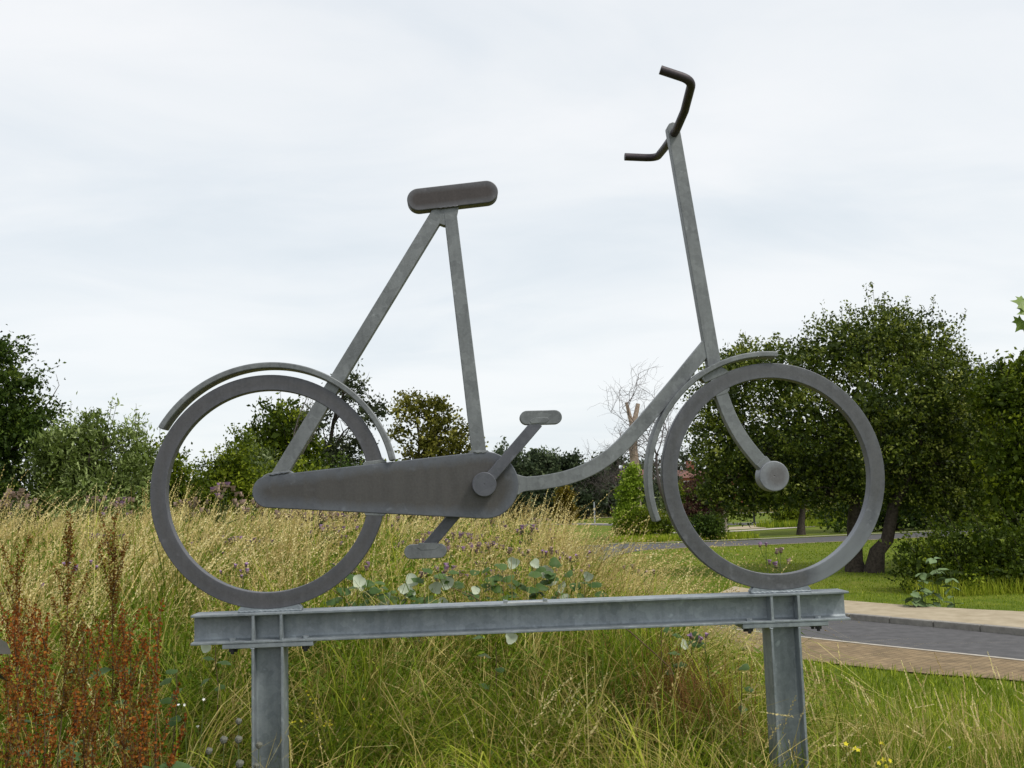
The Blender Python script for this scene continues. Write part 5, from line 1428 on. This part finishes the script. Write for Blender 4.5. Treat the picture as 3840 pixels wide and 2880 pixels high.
def aim(o, d, roll_=0.0):
    o.rotation_mode = 'QUATERNION'
    o.rotation_quaternion = Vector(d).to_track_quat('Y', 'Z') @ Vector((0, 1, 0)).rotation_difference(Vector((0, 1, 0)))
    from mathutils import Quaternion
    o.rotation_quaternion = o.rotation_quaternion @ Quaternion((0, 1, 0), roll_)
def dock(x, y, ztop, seed, mat, label, branches=8, nl=3, dens=1.0, fat=1.0):
    rng = np.random.default_rng(seed)
    z0 = G(x, y); h = ztop-z0
    r = thing('dock_plant', (x, y, z0), label, 'dock plant', 'rust coloured docks at the left')
    main = wander((0, 0, -0.05), (rng.normal(0, 0.05), rng.normal(0, 0.05), h), 9, 0.04, rng)
    paths = [(main, np.linspace(0.005, 0.0015, 9))]
    runs = [main[4:]]
    for i in range(branches):
        j = rng.integers(3, 8)
        ln = h*rng.uniform(0.18, 0.34)*(1.2-0.09*j)
        a = rng.uniform(0, 2*PI)
        e = main[j]+np.array([math.cos(a)*ln*0.33, math.sin(a)*ln*0.33, ln*rng.uniform(0.85, 1.05)])
        b = wander(main[j], e, 6, 0.08, rng, 0.0)
        paths.append((b, np.linspace(0.0022, 0.001, 6))); runs.append(b)
    V, F = tubes_np(paths, 4)
    obj('stem', np_mesh('dock_stem', V, F, M_stem_brown, smooth=True), r)
    pts = []
    for b in runs:
        L_ = np.linalg.norm(b[-1]-b[0]); m = int(L_/0.0028*dens)
        t = rng.uniform(0, 1, m); t = np.round(t*L_/0.018)*0.018/L_+rng.normal(0, 0.005, m)/L_
        t = np.clip(t, 0, 1)*(len(b)-1); a = np.minimum(t.astype(int), len(b)-2); f = (t-a)[:, None]
        p = b[a]*(1-f)+b[a+1]*f
        taper = (1.25-0.75*t/(len(b)-1))[:, None]
        pts.append(p+rng.normal(size=(m, 3))*np.array([0.0068, 0.0068, 0.005])*taper*fat)
    P = np.concatenate(pts)
    V, F = leaves(P, 0.0115, rng, 0.95, 0.2, 0.0, 0.1)
    tt = np.clip(0.5+rng.normal(0, 0.22, len(P)), 0, 1)
    o = obj('seed_spikes', np_mesh('dock_seeds', V, F, mat, np.repeat(tt, 4)), r); o['kind'] = 'stuff'
    for i in range(nl):
        j = rng.integers(1, 5); a = rng.uniform(0, 2*PI)
        lf = obj('leaf', DLEAF[i % 3], r, tuple(main[j]))
        aim(lf, (math.cos(a), math.sin(a), rng.uniform(-0.3, 0.6)), rng.normal(0, 0.4))
        s_ = rng.uniform(0.6, 1.1); lf.scale = (s_, s_, s_)
dk = [(-1.15, 0.3, 1.42, 'b', 'tall brown dock at the far left above the other docks'), (-0.92, 0.2, 1.53, 'b', 'tallest brown dock beside the left edge'), (-0.78, 0.45, 1.50, 'b', 'tall forked brown dock against the pale grass'),
      (-0.70, -1.0, 1.13, 'b', 'brown dock low at the left edge'), (-0.60, -0.9, 1.20, 'r', 'red-brown dock in the dock thicket left of centre'), (-0.50, -1.1, 1.24, 'r', 'dark red dock in the middle of the thicket'),
      (-0.43, -0.8, 1.16, 'r', 'bright red dock spike in the thicket'), (-0.36, -1.0, 1.10, 'b', 'brown leafy dock in the thicket'), (-0.27, -0.9, 1.20, 'r', 'red dock with two upright spikes near the beam end'),
      (-0.20, -0.75, 1.24, 'r', 'rightmost tall red dock near the beam end'), (-0.21, -1.15, 0.92, 'r', 'short bright red dock at the bottom'), (-0.66, -1.3, 0.92, 'b', 'short brown dock at the bottom left corner'),
      (-0.50, -1.4, 0.90, 'b', 'short greenish dock at the bottom'), (-0.33, -1.3, 0.98, 'r', 'short red dock leaning among the docks'), (-0.12, -1.1, 0.86, 'b', 'low brown dock left of the post'),
      (-0.95, -0.2, 1.16, 'r', 'rusty dock behind the burdock at the left edge'), (-0.78, -0.4, 1.22, 'r', 'rusty dock rising below the tall brown docks'), (-0.60, -0.3, 1.14, 'b', 'brown dock behind the red spikes'),
      (-0.45, -0.2, 1.06, 'b', 'brown dock half hidden behind the red docks'), (-0.55, -1.5, 0.80, 'r', 'rust red dock at the bottom edge'), (-0.38, -1.5, 0.78, 'b', 'orange brown dock at the bottom edge'), (-0.30, -0.5, 1.05, 'b', 'brown dock behind the two red spikes')]
for i, (x, y, zt, c_, lab) in enumerate(dk):
    dock(x-0.13, y, zt, 600+i, M_dock_r if c_ == 'r' else M_dock_b, lab, branches=9 if y < 0 else 12, nl=6, dens=1.0 if y < 0 else 1.5, fat=1.0 if y < 0 else 1.5)
BL = [broad_leaf(0.24, 0.62, M_burdock, seed=i+5) for i in range(2)]
bd = thing('burdock', (-0.70, -1.5, G(-0.70, -1.5)), 'burdock with broad dull purple-grey leaves at the left edge', 'plant')
bm = bmesh.new(); tube_bm(bm, [(0, 0, -0.02), (0.0, 0.01, 0.5), (0.02, 0.0, 1.1)], [0.012, 0.009, 0.005], 7); obj('stem', bm_mesh('burdock_stem', bm, M_stem_brown, True), bd)
for i, (dz, ax, az, sc_) in enumerate(((1.19, 0.85, -0.1, 0.62), (1.10, 0.6, 0.5, 0.55), (1.02, 0.7, -0.5, 0.55), (0.80, -0.6, -0.4, 1.0), (0.6, 0.8, -0.5, 1.0))):
    lf = obj('leaf', BL[i % 2], bd, (0.0, 0.0, dz)); aim(lf, (ax, az*0.5, -0.18), 0.35*(-1)**i); lf.scale = (sc_, sc_, sc_)

# ---- white poplar suckers: green above, white below
M_poplar = leaf_mat('poplar_leaf', [(0.0, (0.040, 0.085, 0.020)), (1.0, (0.085, 0.14, 0.040))], rough=0.5, transl=0.12, back=(0.50, 0.56, 0.43))
def round_leaf_mesh(seed, s=0.085):
    rr = random.Random(seed); bm = bmesh.new(); n = 14
    c = bm.verts.new((0, s*0.48, 0.010))
    ring_ = []
    for k in range(n):
        a = 2*PI*k/n-PI/2
        rad = s*0.5*(1+0.13*math.cos(3*a+1.0)+0.05*math.cos(5*a)+rr.uniform(-0.06, 0.06))
        ring_.append(bm.verts.new((rad*math.cos(a), s*0.5+rad*math.sin(a), -0.012*abs(math.cos(a))-0.012*max(0, math.sin(a))+rr.uniform(-.003, .003))))
    for k in range(n):
        bm.faces.new((c, ring_[k], ring_[(k+1) % n]))
    me = bpy.data.meshes.new('poplar_leaf'); bm.to_mesh(me); bm.free()
    a = me.attributes.new('tint', 'FLOAT', 'POINT'); a.data.foreach_set('value', np.full(len(me.vertices), rr.uniform(0, 1), dtype=np.float32))
    return finish(me, M_poplar, True)
PL = [round_leaf_mesh(i) for i in range(5)]
def poplar(x, y, ztop, seed, label, n=8, white=0.5, s=1.0, group='white poplar suckers behind the beam', lean=(0, 0), w=0.16):
    rng = np.random.default_rng(seed)
    z0 = G(x, y); h = max(0.25, ztop-z0)
    r = thing('poplar_sucker', (x, y, z0), label, 'sapling', group)
    main = wander((0, 0, -0.03), (lean[0], lean[1], h), 7, 0.08, rng)
    V, F = tubes_np([(main, np.linspace(0.005, 0.002, 7))], 5)
    obj('stem', np_mesh('poplar_stem', V, F, M_stem_brown, smooth=True), r)
    for i in range(n):
        t = 1-(i/n)**1.1*min(0.75, 0.28/h); j = min(5, int(t*6)); f = t*6-j
        p = main[j]*(1-f)+main[j+1]*f
        a = rng.uniform(0, 2*PI)
        if rng.uniform() < white:      # blade turned up by the wind, underside to the viewer
            d = np.array([rng.normal(0, 0.6), 0.25, 0.75]); upv = Vector((rng.normal(0, .75), 0.9, -0.35+rng.normal(0, .45)))
        else:
            d = np.array([math.cos(a), math.sin(a)*0.6-0.3, rng.uniform(-0.3, 0.5)]); upv = Vector((rng.normal(0, .3), -0.35, 1.0))
        d /= np.linalg.norm(d)
        off_ = np.array([rng.normal(0, 1), rng.normal(0, .5), rng.normal(0, 0.3)])*w*0.45
        q = p+off_
        Y = Vector(d); Z = (upv-Y*upv.dot(Y)).normalized(); X = Y.cross(Z)
        lf = obj('leaf', PL[rng.integers(0, 5)], r)
        sc_ = s*rng.uniform(0.75, 1.2)
        lf.matrix_local = Matrix.Translation(Vector(q)) @ Matrix((X, Y, Z)).transposed().to_4x4() @ Matrix.Scale(sc_, 4)
pp = [(0.22, 1.9, 1.10, 'leftmost poplar sucker touching the rear tyre', 7, .5), (0.36, 1.8, 1.04, 'poplar sucker with dark green leaves right of the rear tyre', 7, .3), (0.54, 1.9, 1.07, 'poplar sucker with the largest white leaf left of the lower pedal', 8, .6),
      (0.68, 1.7, 1.00, 'low poplar sucker just above the beam under the lower pedal', 7, .4), (0.86, 1.9, 1.12, 'poplar sucker with bright white leaf right of the lower pedal', 9, .5), (1.02, 2.0, 1.04, 'green poplar sucker above the middle of the beam', 7, .2),
      (1.20, 1.9, 1.12, 'dark green poplar sucker behind the metal strip', 8, .25), (1.42, 2.0, 1.13, 'poplar sucker with white wind-turned leaf above the strip end', 8, .6), (1.58, 2.0, 1.05, 'dull green poplar sucker right of the metal strip', 7, .15),
      (1.75, 1.9, 1.05, 'rightmost poplar sucker above the beam', 5, .3)]
for i, (x, y, zt, lab, n_, wh) in enumerate(pp):
    poplar(x, y, zt, 700+i, lab, n_+10, wh*0.34, 0.92)
pq_ = [(2.06, 0.9, 0.84, 'pale poplar sucker just under the beam near its right end', 5, .7), (2.22, 0.9, 0.80, 'dark poplar sucker under the beam left of the right post', 5, .4), (2.40, 0.5, 0.62, 'grey-green poplar leaves left of the right post', 3, .2),
       (-0.52, 0.3, 0.80, 'green poplar sucker under the left end of the beam', 6, .15), (-0.42, 0.7, 0.88, 'dark green poplar sucker left of the left post', 6, .1), (1.1, 0.8, 0.80, 'shaded poplar sucker under the middle of the beam', 5, .1)]
for i, (x, y, zt, lab, n_, wh) in enumerate(pq_):
    poplar(x, y, zt, 730+i, lab, n_, wh*0.25, 0.75, 'poplar suckers under the beam')
# broad leaved plant on the right lawn
lp = thing('broad_leaved_plant', (9.9, 14.2, G(9.9, 14.2)), 'pale green broad leaved plant in front of the bramble bush at the right', 'plant')
M_pale_leaf = simple_mat('pale_broad_leaf', (0.10, 0.16, 0.06), (0.17, 0.24, 0.10), 9, 0.6, 0.3)
PB = [broad_leaf(0.25, 0.62, M_pale_leaf, seed=i+9) for i in range(3)]
rng = np.random.default_rng(44)
pths = []
for i in range(6):
    b = np.array([-0.35+0.16*i, rng.uniform(-.15, .15), -0.03]); t_ = b+np.array([rng.normal(0, .05), 0, [0.40, 0.55, 0.75, 0.9, 1.0, 0.8][i]])
    w_ = wander(b, t_, 6, 0.05, rng); pths.append((w_, np.linspace(0.008, 0.004, 6)))
    for k in range(12):
        j = rng.integers(1, 6); a = rng.uniform(0, 2*PI)
        lf = obj('leaf', PB[k % 3], lp, tuple(w_[j])); aim(lf, (math.cos(a), math.sin(a)*0.8-0.2, rng.uniform(-0.5, 0.3)), rng.normal(0, .3))
        s_ = rng.uniform(0.7, 1.1); lf.scale = (s_, s_, s_)
V, F = tubes_np(pths, 5); o = obj('stems', np_mesh('plant_stems', V, F, M_stem, smooth=True), lp); o['kind'] = 'stuff'

# ---- small flowers and seed heads
M_yellow = simple_mat('yellow_petal', (0.55, 0.48, 0.02), (0.70, 0.62, 0.05), 50, 0.7, 0.2)
M_wpetal = simple_mat('white_petal', (0.68, 0.68, 0.64), (0.80, 0.80, 0.78), 50, 0.7, 0.2)
M_burr = simple_mat('grey_burr', (0.10, 0.105, 0.085), (0.20, 0.20, 0.165), 120, 0.9, 0.1, 0.5)
def flower_plant(x, y, ztop, seed, mat, label, cat, group, n=7, spread=0.06, size=0.016, name='yellow_flower'):
    rng = np.random.default_rng(seed); z0 = G(x, y); h = max(ztop-z0, 0.12)
    r = thing(name, (x, y, z0), label, cat, group)
    main = wander((0, 0, -0.02), (rng.normal(0, .03), 0, h*0.9), 6, 0.06, rng); paths = [(main, np.linspace(0.0022, 0.0012, 6))]
    tips = []
    for i in range(n):
        j = rng.integers(2, 6); e = main[j]+np.array([rng.normal(0, spread), rng.normal(0, spread), rng.uniform(0.02, 0.1)]); e[2] = min(e[2], h)
        if i == 0: e = np.array([main[5][0], main[5][1], h])
        paths.append((wander(main[j], e, 4, 0.1, rng), np.linspace(0.0013, 0.0009, 4))); tips.append(e)
    V, F = tubes_np(paths, 4); obj('stem', np_mesh('flower_stem', V, F, M_stem, smooth=True), r)
    for t_ in tips:
        bm = bmesh.new(); c = bm.verts.new((0, 0, 0.002)); k_ = 10
        rg = [bm.verts.new((size*(0.55 if k % 2 else 1.0)*0.5*math.cos(2*PI*k/k_), size*(0.55 if k % 2 else 1.0)*0.5*math.sin(2*PI*k/k_), 0.004)) for k in range(k_)]
        for k in range(k_): bm.faces.new((c, rg[k], rg[(k+1) % k_]))
        b0 = bm.verts.new((0, 0, -0.005))
        for k in range(k_): bm.faces.new((b0, rg[(k+1) % k_], rg[k]))
        o = obj('flower', bm_mesh('flower', bm, mat), r, tuple(t_)); o.rotation_euler = (rng.normal(0.5, .3), rng.normal(0, .4), 0)
yl = [(0.03, 0.5, 0.63), (0.12, 0.55, 0.58), (0.06, 0.4, 0.50), (0.16, 0.45, 0.46), (0.04, 0.35, 0.40), (0.18, 0.5, 0.36), (0.30, 0.6, 0.56)]
yn = ['highest', 'second highest', 'third', 'fourth', 'fifth', 'lowest', 'rightmost']
for i, (x, y, z) in enumerate(yl):
    flower_plant(x+0.04, y, z, 800+i, M_yellow, '%s yellow flowered weed beside the left post' % yn[i], 'flower', 'yellow flowers beside the left post', 9, 0.05, 0.017)
yr = [(2.78, 0.1, 0.34), (2.86, 0.15, 0.30), (2.92, 0.05, 0.27), (3.00, 0.2, 0.31), (3.05, 0.1, 0.25), (2.88, 0.0, 0.22), (1.6, -0.2, 0.20)]
for i, (x, y, z) in enumerate(yr):
    flower_plant(x, y, z, 820+i, M_yellow, 'small yellow flower in the short grass right of the right post' if i < 6 else 'yellow flower low in the grass left of the right post', 'flower', 'yellow flowers right of the right post' if i < 6 else None, 3, 0.02, 0.03)
for i, (x, y, z) in enumerate(((3.28, 0.1, 0.30), (3.06, 0.0, 0.20), (3.24, -0.05, 0.18), (-0.34, -0.1, 0.70), (-0.30, -0.1, 0.72))):
    flower_plant(x, y, z, 840+i, M_wpetal, 'small white flower in the grass at the lower right' if i < 3 else ['left one of two tiny white flowers under the left beam end', 'right one of two tiny white flowers under the left beam end'][i-3], 'flower', 'white flowers at the lower right' if i < 3 else 'white flowers under the beam', 2, 0.015, 0.017, 'white_flower')
def burr_mesh():
    bm = bmesh.new(); bmesh.ops.create_icosphere(bm, subdivisions=2, radius=0.015)
    rr = random.Random(3)
    for v in bm.verts: v.co *= rr.uniform(0.86, 1.14)
    return bm_mesh('seed_head', bm, M_burr, False)
BM_ = burr_mesh()
bu = [(0.045, -1.0, 0.80), (0.055, -1.05, 0.745), (0.12, -1.0, 0.71), (-0.01, -1.0, 0.735), (-0.04, -1.1, 0.72), (0.07, -1.1, 0.67), (0.02, -1.15, 0.64), (0.13, -1.1, 0.66), (0.10, -1.2, 0.62), (-0.10, -1.1, 0.65)]
for i, (x, y, z) in enumerate(bu):
    z0 = G(x, y); r = thing('knapweed', (x, y, z0), 'grey round seed head on a thin stem in front of the left post', 'seed head', 'grey seed heads in front of the left post')
    rng = np.random.default_rng(900+i); m = wander((0, 0, -.02), (0.02, 0, z-z0), 6, 0.05, rng)
    V, F = tubes_np([(m, np.full(6, 0.0016))], 4); obj('stem', np_mesh('knap_stem', V, F, M_stem, smooth=True), r)
    o = obj('seed_head', BM_, r, (0.02, 0, z-z0)); s_ = rng.uniform(0.7, 1.15); o.scale = (s_, s_, s_*1.05)
# bramble canes arching through the grass
for i, (a, b, c_, lab) in enumerate((((0.30, 1.7, 0.85), (0.14, 1.75, 1.0), (0.05, 1.8, 1.06), 'brown cane slanting up to the rear tyre behind the beam'), ((1.15, 1.7, 0.86), (0.98, 1.72, 0.98), (0.85, 1.75, 1.03), 'brown cane above the beam left of the metal strip'), ((2.0, 0.8, 0.70), (1.86, 0.8, 0.83), (1.74, 0.85, 0.92), 'dark cane slanting under the beam'))):
    r = thing('bramble_cane', a, lab, 'cane'); A_ = np.array(a)
    bm = bmesh.new(); base = Vector((a[0]+0.25, a[1], G(a[0]+0.25, a[1])))-Vector(a)
    tube_bm(bm, [base, Vector((0.08, 0, -0.08)), Vector((0, 0, 0)), Vector(b)-Vector(a), Vector(c_)-Vector(a)], [0.0045, 0.004, 0.004, 0.0035, 0.0022], 6)
    obj('cane', bm_mesh('cane', bm, M_stem_brown, True), r)
